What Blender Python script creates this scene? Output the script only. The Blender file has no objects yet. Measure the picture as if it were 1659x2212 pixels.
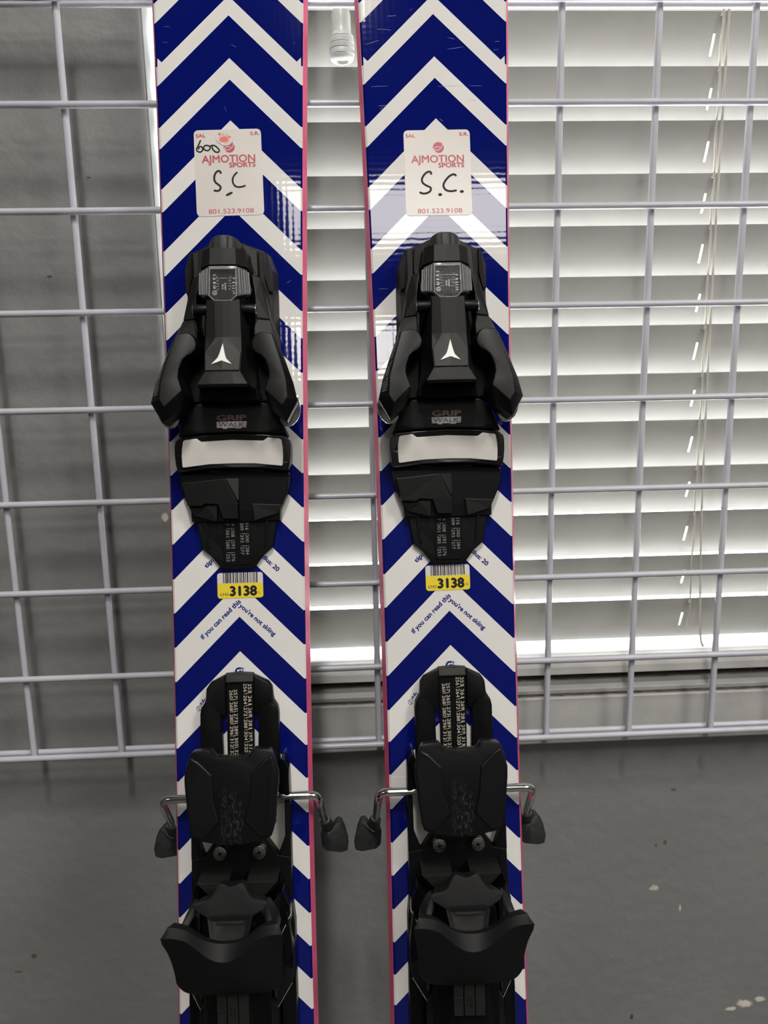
import bpy, bmesh, math, random
from mathutils import Vector, Matrix
random.seed(7)
SC = bpy.context.scene
COL = SC.collection
Z0 = 1.178                       # height of the grid's first inner wire above the floor

# ------------------------------------------------------------------ camera
cd = bpy.data.cameras.new('camera'); cam = bpy.data.objects.new('camera', cd); COL.objects.link(cam)
YAW, PITCH, ROLL = 0.0453648, 0.1883014, -0.0192843
fwd = Vector((math.sin(YAW)*math.cos(PITCH), math.cos(YAW)*math.cos(PITCH), -math.sin(PITCH)))
rt = Vector((math.cos(YAW), -math.sin(YAW), 0)); up = rt.cross(fwd)
rt2 = math.cos(ROLL)*rt + math.sin(ROLL)*up; up2 = -math.sin(ROLL)*rt + math.cos(ROLL)*up
M = Matrix((rt2, up2, -fwd)).transposed().to_4x4()
M.translation = Vector((0.207722, -0.643278, -0.196558 + Z0))
cam.matrix_world = M
cd.sensor_fit = 'HORIZONTAL'; cd.sensor_width = 7.35; cd.lens = 7.35*1677.266/1659
cd.clip_start = 0.02; cd.clip_end = 100
cd.dof.use_dof = True; cd.dof.focus_distance = 0.565; cd.dof.aperture_fstop = 2.4
SC.camera = cam

# ------------------------------------------------------------------ world, exposure
w = bpy.data.worlds.new('sky'); SC.world = w; w.use_nodes = True
wt = w.node_tree; bg = wt.nodes['Background']; bg.inputs[1].default_value = 1.0
_tc = wt.nodes.new('ShaderNodeTexCoord'); _sp = wt.nodes.new('ShaderNodeSeparateXYZ'); wt.links.new(_tc.outputs['Generated'], _sp.inputs[0])
_cr = wt.nodes.new('ShaderNodeMapRange'); _cr.inputs[1].default_value = -.06; _cr.inputs[2].default_value = .10; wt.links.new(_sp.outputs['Z'], _cr.inputs[0])
_mx = wt.nodes.new('ShaderNodeMix'); _mx.data_type = 'RGBA'; wt.links.new(_cr.outputs[0], _mx.inputs[0])
_mx.inputs[6].default_value = (23, 22.8, 22.2, 1); _mx.inputs[7].default_value = (34, 34.5, 35, 1)      # snowy ground, overcast sky
wt.links.new(_mx.outputs[2], bg.inputs[0])
SC.view_settings.view_transform = 'Standard'; SC.view_settings.look = 'None'
SC.view_settings.gamma = 1.0; SC.view_settings.use_curve_mapping = False
SC.view_settings.exposure = 0.0
SC.cycles.max_bounces = 8; SC.cycles.transparent_max_bounces = 10; SC.cycles.caustics_reflective = False; SC.cycles.caustics_refractive = False
SC.cycles.diffuse_bounces = 5; SC.cycles.transmission_bounces = 6; SC.cycles.glossy_bounces = 3
SC.cycles.sample_clamp_indirect = 6.0

# ------------------------------------------------------------------ ceiling lamps (all out of frame)
CEIL = Z0 + 1.58
def area(name, x, y, sx, sy, radiance, col=(1.0, 0.955, 0.90), z=CEIL-0.03):
    l = bpy.data.lights.new(name, 'AREA'); l.shape = 'RECTANGLE'; l.size = sx; l.size_y = sy
    l.energy = radiance*sx*sy*math.pi; l.color = col
    o = bpy.data.objects.new(name, l); COL.objects.link(o); o.location = (x, y, z)
    return o
area('ceiling_tube', 0.16, -1.28, 0.10, 0.40, 285)
area('ceiling_panel', 0.47, -2.50, 1.15, 0.42, 14)
area('ceiling_panel.001', 0.10, -3.85, 0.62, 0.70, 20)
area('ceiling_panel.002', 1.75, -1.75, 0.62, 0.62, 42)
area('ceiling_panel.003', -1.9, -2.38, 1.25, 0.70, 4)
area('ceiling_panel.004', 2.1, -3.85, 1.25, 0.70, 9)

# ------------------------------------------------------------------ materials
def mat(name, col, rough=0.5, metal=0.0, spec=0.5, coat=0.0, bump=0.0, bscale=400.0, var=0.0, vscale=60.0, bdist=0.0004):
    m = bpy.data.materials.new(name); m.use_nodes = True; nt = m.node_tree
    b = nt.nodes['Principled BSDF']; c4 = (col[0], col[1], col[2], 1)
    b.inputs['Base Color'].default_value = c4; b.inputs['Roughness'].default_value = rough
    b.inputs['Metallic'].default_value = metal; b.inputs['Specular IOR Level'].default_value = spec
    b.inputs['Coat Weight'].default_value = coat; b.inputs['Coat Roughness'].default_value = 0.05
    tc = nt.nodes.new('ShaderNodeTexCoord')
    if var > 0:
        n = nt.nodes.new('ShaderNodeTexNoise'); n.inputs['Scale'].default_value = vscale; n.inputs['Detail'].default_value = 5
        nt.links.new(tc.outputs['Object'], n.inputs['Vector'])
        mr = nt.nodes.new('ShaderNodeMapRange'); mr.inputs[1].default_value = .3; mr.inputs[2].default_value = .7
        mr.inputs[3].default_value = 1-var; mr.inputs[4].default_value = 1+var
        nt.links.new(n.outputs['Fac'], mr.inputs[0])
        mx = nt.nodes.new('ShaderNodeMix'); mx.data_type = 'RGBA'; mx.blend_type = 'MULTIPLY'; mx.inputs[0].default_value = 1
        mx.inputs[6].default_value = c4; nt.links.new(mr.outputs[0], mx.inputs[7])
        nt.links.new(mx.outputs[2], b.inputs['Base Color'])
    if bump > 0:
        n2 = nt.nodes.new('ShaderNodeTexNoise'); n2.inputs['Scale'].default_value = bscale; n2.inputs['Detail'].default_value = 4
        nt.links.new(tc.outputs['Object'], n2.inputs['Vector'])
        bp = nt.nodes.new('ShaderNodeBump'); bp.inputs['Strength'].default_value = bump; bp.inputs['Distance'].default_value = bdist
        nt.links.new(n2.outputs['Fac'], bp.inputs['Height']); nt.links.new(bp.outputs[0], b.inputs['Normal'])
    return m

def stain(m, spots, col):
    """small paint chips / smudges of fixed shape on a wall, in object coordinates"""
    nt = m.node_tree; b = nt.nodes['Principled BSDF']
    src = b.inputs['Base Color'].links[0].from_socket
    geo = nt.nodes.new('ShaderNodeTexCoord')
    ns = nt.nodes.new('ShaderNodeTexNoise'); ns.inputs['Scale'].default_value = 160
    nt.links.new(geo.outputs['Object'], ns.inputs['Vector'])
    for (x, z, rx, rz, c) in spots:
        mp = nt.nodes.new('ShaderNodeMapping'); mp.vector_type = 'POINT'
        mp.inputs['Scale'].default_value = (1/rx, 0, 1/rz); mp.inputs['Location'].default_value = (-x/rx, 0, -z/rz)
        nt.links.new(geo.outputs['Object'], mp.inputs['Vector'])
        ln = nt.nodes.new('ShaderNodeVectorMath'); ln.operation = 'LENGTH'; nt.links.new(mp.outputs[0], ln.inputs[0])
        ad = nt.nodes.new('ShaderNodeMath'); ad.operation = 'MULTIPLY_ADD'; ad.inputs[1].default_value = 1.6; ad.inputs[2].default_value = -.8
        nt.links.new(ns.outputs['Fac'], ad.inputs[0])
        sm = nt.nodes.new('ShaderNodeMath'); sm.operation = 'ADD'; nt.links.new(ln.outputs['Value'], sm.inputs[0]); nt.links.new(ad.outputs[0], sm.inputs[1])
        mr = nt.nodes.new('ShaderNodeMapRange'); mr.inputs[1].default_value = .7; mr.inputs[2].default_value = 1.1
        mr.inputs[3].default_value = 1; mr.inputs[4].default_value = 0; nt.links.new(sm.outputs[0], mr.inputs[0])
        mx = nt.nodes.new('ShaderNodeMix'); mx.data_type = 'RGBA'; nt.links.new(mr.outputs[0], mx.inputs[0])
        nt.links.new(src, mx.inputs[6]); mx.inputs[7].default_value = (*c, 1)
        src = mx.outputs[2]
    nt.links.new(src, b.inputs['Base Color'])

TOPB = 0.000008
def topsheet_mat(name, col):
    m = mat(name, col, rough=0.045, spec=0.5, var=0.04, vscale=18)
    nt = m.node_tree; b = nt.nodes['Principled BSDF']; tc = nt.nodes.new('ShaderNodeTexCoord')
    hs = []
    for axis, sc in (('X', 230), ('Y', 230)):
        wv = nt.nodes.new('ShaderNodeTexWave'); wv.wave_type = 'BANDS'; wv.bands_direction = axis
        wv.inputs['Scale'].default_value = sc*0.32; wv.inputs['Distortion'].default_value = 1.2; wv.inputs['Detail'].default_value = 2
        wv.inputs['Detail Scale'].default_value = 3
        nt.links.new(tc.outputs['Object'], wv.inputs['Vector']); hs.append(wv)
    nz = nt.nodes.new('ShaderNodeTexNoise'); nz.inputs['Scale'].default_value = 60; nt.links.new(tc.outputs['Object'], nz.inputs['Vector'])
    ad = nt.nodes.new('ShaderNodeMath'); ad.operation = 'ADD'; nt.links.new(hs[0].outputs['Fac'], ad.inputs[0]); nt.links.new(hs[1].outputs['Fac'], ad.inputs[1])
    a2 = nt.nodes.new('ShaderNodeMath'); a2.operation = 'MULTIPLY_ADD'; a2.inputs[1].default_value = 0.25
    nt.links.new(nz.outputs['Fac'], a2.inputs[0]); nt.links.new(ad.outputs[0], a2.inputs[2])
    bp = nt.nodes.new('ShaderNodeBump'); bp.inputs['Strength'].default_value = 1.0; bp.inputs['Distance'].default_value = TOPB
    nt.links.new(a2.outputs[0], bp.inputs['Height']); nt.links.new(bp.outputs[0], b.inputs['Normal'])
    return m

def slat_mat():
    m = bpy.data.materials.new('blind_vinyl'); m.use_nodes = True; nt = m.node_tree; nt.nodes.clear()
    out = nt.nodes.new('ShaderNodeOutputMaterial'); mx = nt.nodes.new('ShaderNodeMixShader')
    d = nt.nodes.new('ShaderNodeBsdfDiffuse'); t = nt.nodes.new('ShaderNodeBsdfTranslucent')
    tc = nt.nodes.new('ShaderNodeTexCoord'); n = nt.nodes.new('ShaderNodeTexNoise'); n.inputs['Scale'].default_value = 25; n.inputs['Detail'].default_value = 4
    nt.links.new(tc.outputs['Object'], n.inputs['Vector'])
    cr = nt.nodes.new('ShaderNodeValToRGB'); cr.color_ramp.elements[0].position = .25; cr.color_ramp.elements[0].color = (.29, .29, .283, 1)
    cr.color_ramp.elements[1].position = .6; cr.color_ramp.elements[1].color = (.32, .32, .315, 1)
    nt.links.new(n.outputs['Fac'], cr.inputs[0]); nt.links.new(cr.outputs[0], d.inputs[0])
    t.inputs[0].default_value = (.88, .85, .76, 1); mx.inputs[0].default_value = SLAT_T
    nt.links.new(d.outputs[0], mx.inputs[1]); nt.links.new(t.outputs[0], mx.inputs[2]); nt.links.new(mx.outputs[0], out.inputs[0])
    return m
SLAT_T = 0.085

def clear_mat(name, tint, alpha, rough=0.08):
    m = bpy.data.materials.new(name); m.use_nodes = True; nt = m.node_tree
    b = nt.nodes['Principled BSDF']; b.inputs['Base Color'].default_value = (*tint, 1); b.inputs['Roughness'].default_value = rough
    b.inputs['Alpha'].default_value = alpha; b.inputs['Specular IOR Level'].default_value = 0.8
    return m

def worn_mat(name, lo, hi, x0, x1, y0, y1):
    """black rubber with a grey scuffed patch of fixed shape (object coordinates, metres)"""
    m = mat(name, lo, rough=0.33, spec=.35, var=0.15, vscale=120)
    nt = m.node_tree; b = nt.nodes['Principled BSDF']; src = b.inputs['Base Color'].links[0].from_socket
    tc = nt.nodes.new('ShaderNodeTexCoord'); sp = nt.nodes.new('ShaderNodeSeparateXYZ'); nt.links.new(tc.outputs['Object'], sp.inputs[0])
    def box(o, a, c, soft):
        r = None
        for lim, s in ((a, 1), (c, -1)):
            mr = nt.nodes.new('ShaderNodeMapRange'); mr.inputs[1].default_value = lim - soft*s*0 ; mr.inputs[2].default_value = lim + soft*s
            nt.links.new(o, mr.inputs[0])
            if r is None: r = mr.outputs[0]
            else:
                q = nt.nodes.new('ShaderNodeMath'); q.operation = 'MULTIPLY'; nt.links.new(r, q.inputs[0]); nt.links.new(mr.outputs[0], q.inputs[1]); r = q.outputs[0]
        return r
    bx = box(sp.outputs['X'], x0, x1, .004); by = box(sp.outputs['Y'], y0, y1, .014)
    q = nt.nodes.new('ShaderNodeMath'); q.operation = 'MULTIPLY'; nt.links.new(bx, q.inputs[0]); nt.links.new(by, q.inputs[1])
    n = nt.nodes.new('ShaderNodeTexNoise'); n.inputs['Scale'].default_value = 700; n.inputs['Detail'].default_value = 9; n.inputs['Roughness'].default_value = .75
    mp = nt.nodes.new('ShaderNodeMapping'); mp.inputs['Scale'].default_value = (1, .35, 1); nt.links.new(tc.outputs['Object'], mp.inputs[0]); nt.links.new(mp.outputs[0], n.inputs['Vector'])
    mr = nt.nodes.new('ShaderNodeMapRange'); mr.inputs[1].default_value = .5; mr.inputs[2].default_value = .68; nt.links.new(n.outputs['Fac'], mr.inputs[0])
    q2 = nt.nodes.new('ShaderNodeMath'); q2.operation = 'MULTIPLY'; nt.links.new(q.outputs[0], q2.inputs[0]); nt.links.new(mr.outputs[0], q2.inputs[1])
    mx = nt.nodes.new('ShaderNodeMix'); mx.data_type = 'RGBA'; nt.links.new(q2.outputs[0], mx.inputs[0]); nt.links.new(src, mx.inputs[6]); mx.inputs[7].default_value = (*hi, 1)
    nt.links.new(mx.outputs[2], b.inputs['Base Color'])
    return m

WALL_C = (0.185, 0.185, 0.182)
m_wall = mat('wall_paint', WALL_C, rough=0.55, var=0.07, vscale=6, bump=0.35, bscale=70, bdist=0.003)
m_ret = mat('return_paint', (0.36, 0.37, 0.36), rough=0.5, var=0.05, vscale=20, bump=0.3, bscale=80, bdist=0.002)
m_room = mat('room_paint', (0.085, 0.083, 0.08), rough=0.7, var=0.03)
m_floor = mat('floor_lino', (0.05, 0.048, 0.046), rough=0.5, var=0.1, vscale=12)
m_wood = mat('sill_paint', (0.365, 0.358, 0.347), rough=0.5, var=0.10, vscale=30, bump=0.3, bscale=110, bdist=0.0012)
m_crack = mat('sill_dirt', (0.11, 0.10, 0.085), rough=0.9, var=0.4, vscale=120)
m_vinyl = mat('window_vinyl', (0.78, 0.80, 0.80), rough=0.4, var=0.04)
m_caulk = mat('old_caulk', (0.46, 0.42, 0.34), rough=0.8, var=0.25, vscale=90, bump=0.5, bscale=200, bdist=0.002)
m_wire = mat('white_wire_coating', (0.44, 0.44, 0.49), rough=0.32, var=0.05, vscale=50)
m_slat = slat_mat()
m_cord = mat('blind_cord', (0.45, 0.43, 0.38), rough=0.8, bump=0.8, bscale=900)
m_tassel = mat('tassel_plastic', (0.72, 0.73, 0.70), rough=0.35, var=0.03)
m_hole = mat('tassel_hole', (0.35, 0.32, 0.25), rough=0.8)
m_blue = topsheet_mat('topsheet_blue', (0.0018, 0.0052, 0.105))
m_white = topsheet_mat('topsheet_white', (0.63, 0.62, 0.60))
m_pink = mat('pink_sidewall', (0.64, 0.088, 0.19), rough=0.32, var=0.08, vscale=80)
m_base = mat('ski_base', (0.02, 0.02, 0.025), rough=0.4)
m_steel = mat('steel_edge', (0.55, 0.55, 0.56), rough=0.3, metal=1)
m_ink = mat('blue_ink', (0.006, 0.012, 0.16), rough=0.3)
m_blk = mat('black_plastic', (0.0030, 0.0032, 0.0035), rough=0.42, spec=0.19, bump=0.25, bscale=2500, bdist=0.00006)
m_blk2 = mat('dark_grey_plastic', (0.0056, 0.0058, 0.0057), rough=0.48, spec=0.22, bump=0.3, bscale=2500, bdist=0.00008)
m_gry = mat('olive_grey_plastic', (0.0108, 0.0110, 0.0100), rough=0.5, spec=0.24, bump=0.3, bscale=2500, bdist=0.00008)
m_gry2 = mat('mid_grey_plastic', (0.027, 0.0273, 0.026), rough=0.5, spec=0.25, bump=0.3, bscale=2500, bdist=0.00008)
m_deep = mat('deep_black_plastic', (0.0014, 0.0014, 0.0018), rough=0.5, spec=0.15)
m_gloss = mat('glossy_black_plastic', (0.0024, 0.0026, 0.0032), rough=0.28, spec=0.3)
m_pad = worn_mat('scuffed_rubber', (0.0028, 0.0028, 0.0036), (0.055, 0.058, 0.065), -.0085, .0085, .671, .716)
m_cup = mat('heel_cup_plastic', (0.0052, 0.0054, 0.0058), rough=0.55, spec=0.18, var=0.25, vscale=45, bump=0.2, bscale=1500, bdist=0.0001)
m_chrome = mat('chrome_wire', (0.74, 0.74, 0.73), rough=0.12, metal=1)
m_screw = mat('screw_metal', (0.42, 0.42, 0.40), rough=0.3, metal=1)
m_tip = mat('brake_tip_plastic', (0.020, 0.022, 0.023), rough=0.5, var=0.3, vscale=200, bump=0.6, bscale=400, bdist=0.0006)
m_pad_w = mat('white_slider', (0.46, 0.445, 0.42), rough=0.28, var=0.05, vscale=60)
m_print = mat('white_print', (0.62, 0.62, 0.60), rough=0.4)
m_badge = mat('badge_print', (0.34, 0.34, 0.335), rough=0.4)
m_pgrey = mat('grey_print', (0.22, 0.22, 0.215), rough=0.4)
m_scr = mat('scratch_scuff', (0.17, 0.18, 0.26), rough=0.5, var=0.5, vscale=900)
m_pdim = mat('dim_print', (0.17, 0.17, 0.17), rough=0.4)
m_pwarm = mat('cream_print', (0.50, 0.46, 0.38), rough=0.4)
m_pred = mat('red_print', (0.085, 0.014, 0.014), rough=0.4)
m_stk = mat('sticker_paper', (0.57, 0.54, 0.51), rough=0.2, var=0.02, vscale=40, bump=0.15, bscale=120, bdist=0.0003)
m_maroon = mat('maroon_print', (0.36, 0.018, 0.038), rough=0.3)
m_mark = mat('marker_ink', (0.004, 0.004, 0.007), rough=0.55, spec=0.2)
m_yel = mat('yellow_print', (0.68, 0.55, 0.035), rough=0.3)
m_bk = mat('black_print', (0.008, 0.008, 0.009), rough=0.35)
m_crab = mat('crab_red', (0.62, 0.075, 0.03), rough=0.35)
m_lens = clear_mat('clear_lens', (0.40, 0.41, 0.42), 0.05, .05)
m_lens2 = clear_mat('ribbed_lens', (0.14, 0.142, 0.15), 0.60, 0.12)
m_lens3 = clear_mat('lens_ridge', (0.34, 0.34, 0.345), 0.5, 0.1)
m_glass = clear_mat('window_glass', (0.9, 0.95, 1.0), 0.06, 0.02)

stain(m_wall, [(0.0447, -.3258+Z0, .0028, .0045, (.55, .53, .45)), (.5041, -.7201+Z0, .0052, .0032, (.50, .47, .40)),
               (.592, -.8665+Z0, .007, .0022, (.62, .58, .50)), (.607, -.861+Z0, .0095, .0045, (.62, .58, .50)), (.6225, -.8567+Z0, .0055, .004, (.62, .58, .50)),
               (.5031, -.6722+Z0, .0016, .0024, (.08, .08, .07)), (.5124, -.6692+Z0, .0018, .0024, (.08, .08, .07)), (.4868, -.8696+Z0, .0018, .003, (.06, .06, .06)),
               (.5315, -.743+Z0, .001, .004, (.5, .47, .42)), (.5182, -.6127+Z0, .0035, .002, (.10, .10, .095)),
               (-.1139, -.7606+Z0, .0033, .003, (.10, .08, .04)), (-.1294, -.7773+Z0, .0045, .0015, (.10, .095, .085)),
               (-.0356, -.12+Z0, .0025, .001, (.05, .05, .045)), (.003, -.0428+Z0, .0018, .0008, (.07, .07, .065)), (-.006, -.043+Z0, .0008, .0012, (.08, .08, .07))], None)

# ------------------------------------------------------------------ object helpers
def link(name, me, parent=None):
    o = bpy.data.objects.new(name, me); COL.objects.link(o)
    if parent is not None: o.parent = parent
    return o
def tag(o, label=None, cat=None, group=None, kind=None):
    if label: o['label'] = label
    if cat: o['category'] = cat
    if group: o['group'] = group
    if kind: o['kind'] = kind
    return o
def empty(name, loc):
    o = bpy.data.objects.new(name, None); COL.objects.link(o); o.location = loc; o.empty_display_size = .05; return o
def finish(bm, name, m, smooth=None):
    me = bpy.data.meshes.new(name); bmesh.ops.recalc_face_normals(bm, faces=bm.faces[:]); bm.to_mesh(me); bm.free()
    for x in (m if isinstance(m, (list, tuple)) else [m]): me.materials.append(x)
    if smooth is not None:
        me.shade_smooth(); me.set_sharp_from_angle(angle=math.radians(smooth))
    return me
def bevel(bm, wd, seg=2, ang=25):
    if wd <= 0: return
    bmesh.ops.recalc_face_normals(bm, faces=bm.faces[:])
    es = [e for e in bm.edges if len(e.link_faces) == 2 and e.calc_face_angle(0) > math.radians(ang)]
    bmesh.ops.bevel(bm, geom=es, offset=wd, segments=seg, profile=.6, affect='EDGES', clamp_overlap=True)
def box(bm, a, b):
    vs = [bm.verts.new((x, y, z)) for x in (a[0], b[0]) for y in (a[1], b[1]) for z in (a[2], b[2])]
    for f in ((0,1,3,2),(4,6,7,5),(0,4,5,1),(2,3,7,6),(0,2,6,4),(1,5,7,3)): bm.faces.new([vs[i] for i in f])
def tube(bm, pts, r, n=10, cap=True):
    pts = [Vector(p) for p in pts]; rings = []
    prev = None
    for i, p in enumerate(pts):
        t = (pts[min(i+1, len(pts)-1)] - pts[max(i-1, 0)]).normalized()
        if prev is None:
            a = Vector((0, 0, 1)) if abs(t.z) < .9 else Vector((1, 0, 0)); x = t.cross(a).normalized()
        else: x = (prev - t*prev.dot(t)).normalized()
        prev = x; y = t.cross(x)
        rr = r[i] if isinstance(r, (list, tuple)) else r
        rings.append([bm.verts.new(p + rr*(math.cos(k*2*math.pi/n)*x + math.sin(k*2*math.pi/n)*y)) for k in range(n)])
    for a, b in zip(rings, rings[1:]):
        for k in range(n): bm.faces.new((a[k], a[(k+1) % n], b[(k+1) % n], b[k]))
    if cap: bm.faces.new(rings[0][::-1]); bm.faces.new(rings[-1])
def smoothline(pts, it=2):
    for _ in range(it):
        q = [pts[0]]
        for a, b in zip(pts, pts[1:]):
            q.append(tuple(a[i]*.75+b[i]*.25 for i in range(len(a)))); q.append(tuple(a[i]*.25+b[i]*.75 for i in range(len(a))))
        q.append(pts[-1]); pts = q
    return pts

# ------------------------------------------------------------------ room shell
XL, XR, YB, YW = -2.2, 3.0, -5.2, 0.04
OX0, OX1, OZ0, OZ1 = 0.053, 1.45, Z0-0.478, Z0+0.62       # window opening
def struct(name, bm, m, parent=None, smooth=None):
    o = link(name, finish(bm, name, m, smooth), parent)
    if parent is None: o['kind'] = 'structure'
    return o
bm = bmesh.new()                                            # back wall with the opening, bullnose at the left jamb
TH = 0.16
N = 8; RB = .006
arc = [(OX0-RB+RB*math.sin(k/N*math.pi/2), YW+RB-RB*math.cos(k/N*math.pi/2)) for k in range(N+1)]
loop = [(XL, YW)] + arc + [(OX0, YW+TH), (XL, YW+TH)]
A = [bm.verts.new((x, y, 0)) for x, y in loop]; B = [bm.verts.new((x, y, CEIL)) for x, y in loop]
for k in range(len(loop)): bm.faces.new((A[k], A[(k+1) % len(loop)], B[(k+1) % len(loop)], B[k]))
bm.faces.new(A); bm.faces.new(B[::-1])
box(bm, (OX1, YW, 0), (XR, YW+TH, CEIL)); box(bm, (OX0, YW+.0001, 0), (OX1, YW+TH, OZ0-.02)); box(bm, (OX0, YW+.0001, OZ1), (OX1, YW+TH, CEIL))
me = finish(bm, 'wall_back', [m_wall], 40); wb = link('wall_back', me); wb['kind'] = 'structure'
bm = bmesh.new(); box(bm, (OX0+.0002, YW+.0062, OZ0-.0195), (OX0+.0008, YW+TH, OZ1-.001)); o = struct('jamb', bm, m_ret, wb)
for nm, a, b, mm in (('floor', (XL-.1, YB-.1, -.08), (XR+.1, YW+TH, 0), m_floor), ('ceiling', (XL-.1, YB-.1, CEIL), (XR+.1, YW+TH, CEIL+.08), m_room),
                     ('wall_left', (XL-.08, YB, 0), (XL, YW, CEIL), m_room), ('wall_right', (XR, YB, 0), (XR+.08, YW, CEIL), m_room),
                     ('wall_front', (XL, YB-.08, 0), (XR, YB, CEIL), m_room)):
    bm = bmesh.new(); box(bm, a, b); struct(nm, bm, mm)
bm = bmesh.new(); box(bm, (XL+.001, YW-.014, 0.0005), (XR-.001, YW-.0005, .09)); bevel(bm, .003); struct('baseboard_back', bm, m_wood)

# window frame and glass
bm = bmesh.new(); box(bm, (OX0+.001, .118, OZ0+.0005), (OX1-.001, .155, OZ0+.012)); bevel(bm, .002)
win = struct('window_1', bm, m_vinyl)
bm = bmesh.new(); box(bm, (OX0+.001, .118, OZ0+.012), (OX0+.036, .155, OZ1-.001)); box(bm, (OX1-.036, .118, OZ0+.012), (OX1-.001, .155, OZ1-.001)); box(bm, (OX0+.036, .118, OZ1-.036), (OX1-.036, .155, OZ1-.001))
struct('window_frame', bm, m_vinyl, win)
bm = bmesh.new(); box(bm, (OX0+.036, .136, OZ0+.012), (OX1-.036, .140, OZ1-.036)); struct('glass', bm, m_glass, win)
bm = bmesh.new()                                            # torn bead of old caulk along the foot of the frame
xs = [OX0+.002+i*.0125 for i in range(111)]
rows = []
for i, x in enumerate(xs):
    hgt = .0075 + .002*math.sin(i*1.7) + random.uniform(-.0015, .0015); dp = .006 + random.uniform(-.0012, .0012)
    rows.append([bm.verts.new((x, .1178-dp*f, OZ0+.0005+hgt*g)) for f, g in ((0, 0), (1, 0), (.9, .45), (.35, .95), (0, 1))])
for a, b in zip(rows, rows[1:]):
    for k in range(5): bm.faces.new((a[k], a[(k+1) % 5], b[(k+1) % 5], b[k]))
struct('caulk_bead', bm, m_caulk, win, 50)

# sill boards
sx0, sx1 = OX0-.003, OX1+.05
bm = bmesh.new()
OZF = Z0-.4755
prof = [(.158, OZ0-.0185), (.158, OZ0), (.0690, OZ0), (.0665, OZ0-.0008), (.0655, OZ0-.0022), (.0655, OZ0-.0024), (.072, OZ0-.0026), (.072, OZ0-.0185)]
prof2 = [(.0715, OZF-.0068), (.0485, OZF-.0068), (.0455, OZF-.0078), (.0448, OZF-.0145), (.060, OZF-.0155), (.060, OZ0-.0185), (.0715, OZ0-.0185)]
def extrude_profile(bm, prof, x0, x1):
    A = [bm.verts.new((x0, y, z)) for y, z in prof]; B = [bm.verts.new((x1, y, z)) for y, z in prof]
    n = len(prof)
    for i in range(n): bm.faces.new((A[i], A[(i+1) % n], B[(i+1) % n], B[i]))
    bm.faces.new(A); bm.faces.new(B[::-1])
extrude_profile(bm, prof, OX0+.001, OX1-.001); o = struct('trim_1', bm, m_vinyl)
bm = bmesh.new(); extrude_profile(bm, prof2, OX0+.001, OX1-.001); o = struct('trim_4', bm, m_wood)
bm = bmesh.new()
zt = OZF-.0225
extrude_profile(bm, [(.0395, zt), (.031, zt), (.0297, zt-.0010), (.0297, zt-.0042), (.0312, zt-.0048), (.0312, zt-.0066), (.0283, zt-.0072), (.0270, zt-.0085), (.0270, Z0-.5505), (.0282, Z0-.5520), (.0395, Z0-.5520)], sx0, sx1)
ap = struct('trim_2', bm, m_wood)
bm = bmesh.new()
xs_ = [sx0+.004+i*.006 for i in range(236)]; prev = None
for x in xs_:
    t_ = max(.00015, .0009+random.uniform(-.0009, .0007)); zc = zt-.0057+random.uniform(-.0003, .0003)
    cur = [bm.verts.new((x, y, z)) for y, z in ((.0296, zc-t_), (.0296, zc+t_), (.0314, zc+t_), (.0314, zc-t_))]
    if prev:
        for k in range(4): bm.faces.new((prev[k], prev[(k+1) % 4], cur[(k+1) % 4], cur[k]))
    prev = cur
o = struct('dirt_line', bm, m_crack, ap); o['kind'] = 'stuff'
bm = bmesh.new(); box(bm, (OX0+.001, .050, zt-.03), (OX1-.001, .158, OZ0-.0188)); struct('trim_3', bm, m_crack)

# ------------------------------------------------------------------ venetian blind
blind = empty('window_blind', (0.7, .08, Z0+.56))
tag(blind, 'closed white venetian blind behind the wire grid, backlit by daylight', 'blind')
def bl(name, bm, m, smooth=None, label=None):
    o = link(name, finish(bm, name, m, smooth), blind); o.matrix_parent_inverse = Matrix.Translation(-blind.location)
    if label: o['label'] = label
    return o
PITCHB = .0433; bx0, bx1 = OX0+.012, OX1-.012
TILT = math.radians(67.0); SW = .0500
me_slat = None
for k in range(-10, 13):
    zt_ = Z0 + .0931 - k*PITCHB
    if me_slat is None:
        bm = bmesh.new(); nseg = 6; L = []
        for s in range(nseg+1):
            f = s/nseg; arch = .0022*(1-(2*f-1)**2)
            y = f*SW*math.cos(TILT) - arch*math.sin(TILT); z = -f*SW*math.sin(TILT) - arch*math.cos(TILT)
            L.append((y, z))
        nrm = Vector((math.sin(TILT), math.cos(TILT)))*.0009
        nseg_cut = (0, 2, 4, 6)
        def strip(i0, i1, xa, xb):
            l = L[i0:i1+1]; extrude_profile(bm, l + [(y+nrm.x, z+nrm.y) for y, z in reversed(l)], xa, xb)
        holes = [(.5365-.0046, .5365-.0028), (.8765-.0046, .8765-.0028), (1.2-.0046, 1.2-.0028)]
        xa = bx0
        for h0, h1 in holes:
            strip(0, 6, xa, h0); strip(0, 2, h0, h1); strip(4, 6, h0, h1); xa = h1
        strip(0, 6, xa, bx1)
        bmesh.ops.remove_doubles(bm, verts=bm.verts[:], dist=1e-6)
        me_slat = finish(bm, 'slat', m_slat, 40)
    o = link('slat', me_slat, blind); o.matrix_parent_inverse = Matrix.Translation(-blind.location); o.location = (0, .070, zt_)
bm = bmesh.new(); box(bm, (bx0, .062, Z0+.555), (bx1, .112, Z0+.615)); bevel(bm, .003); bl('head_rail', bm, m_vinyl)
xc = .5365
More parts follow.
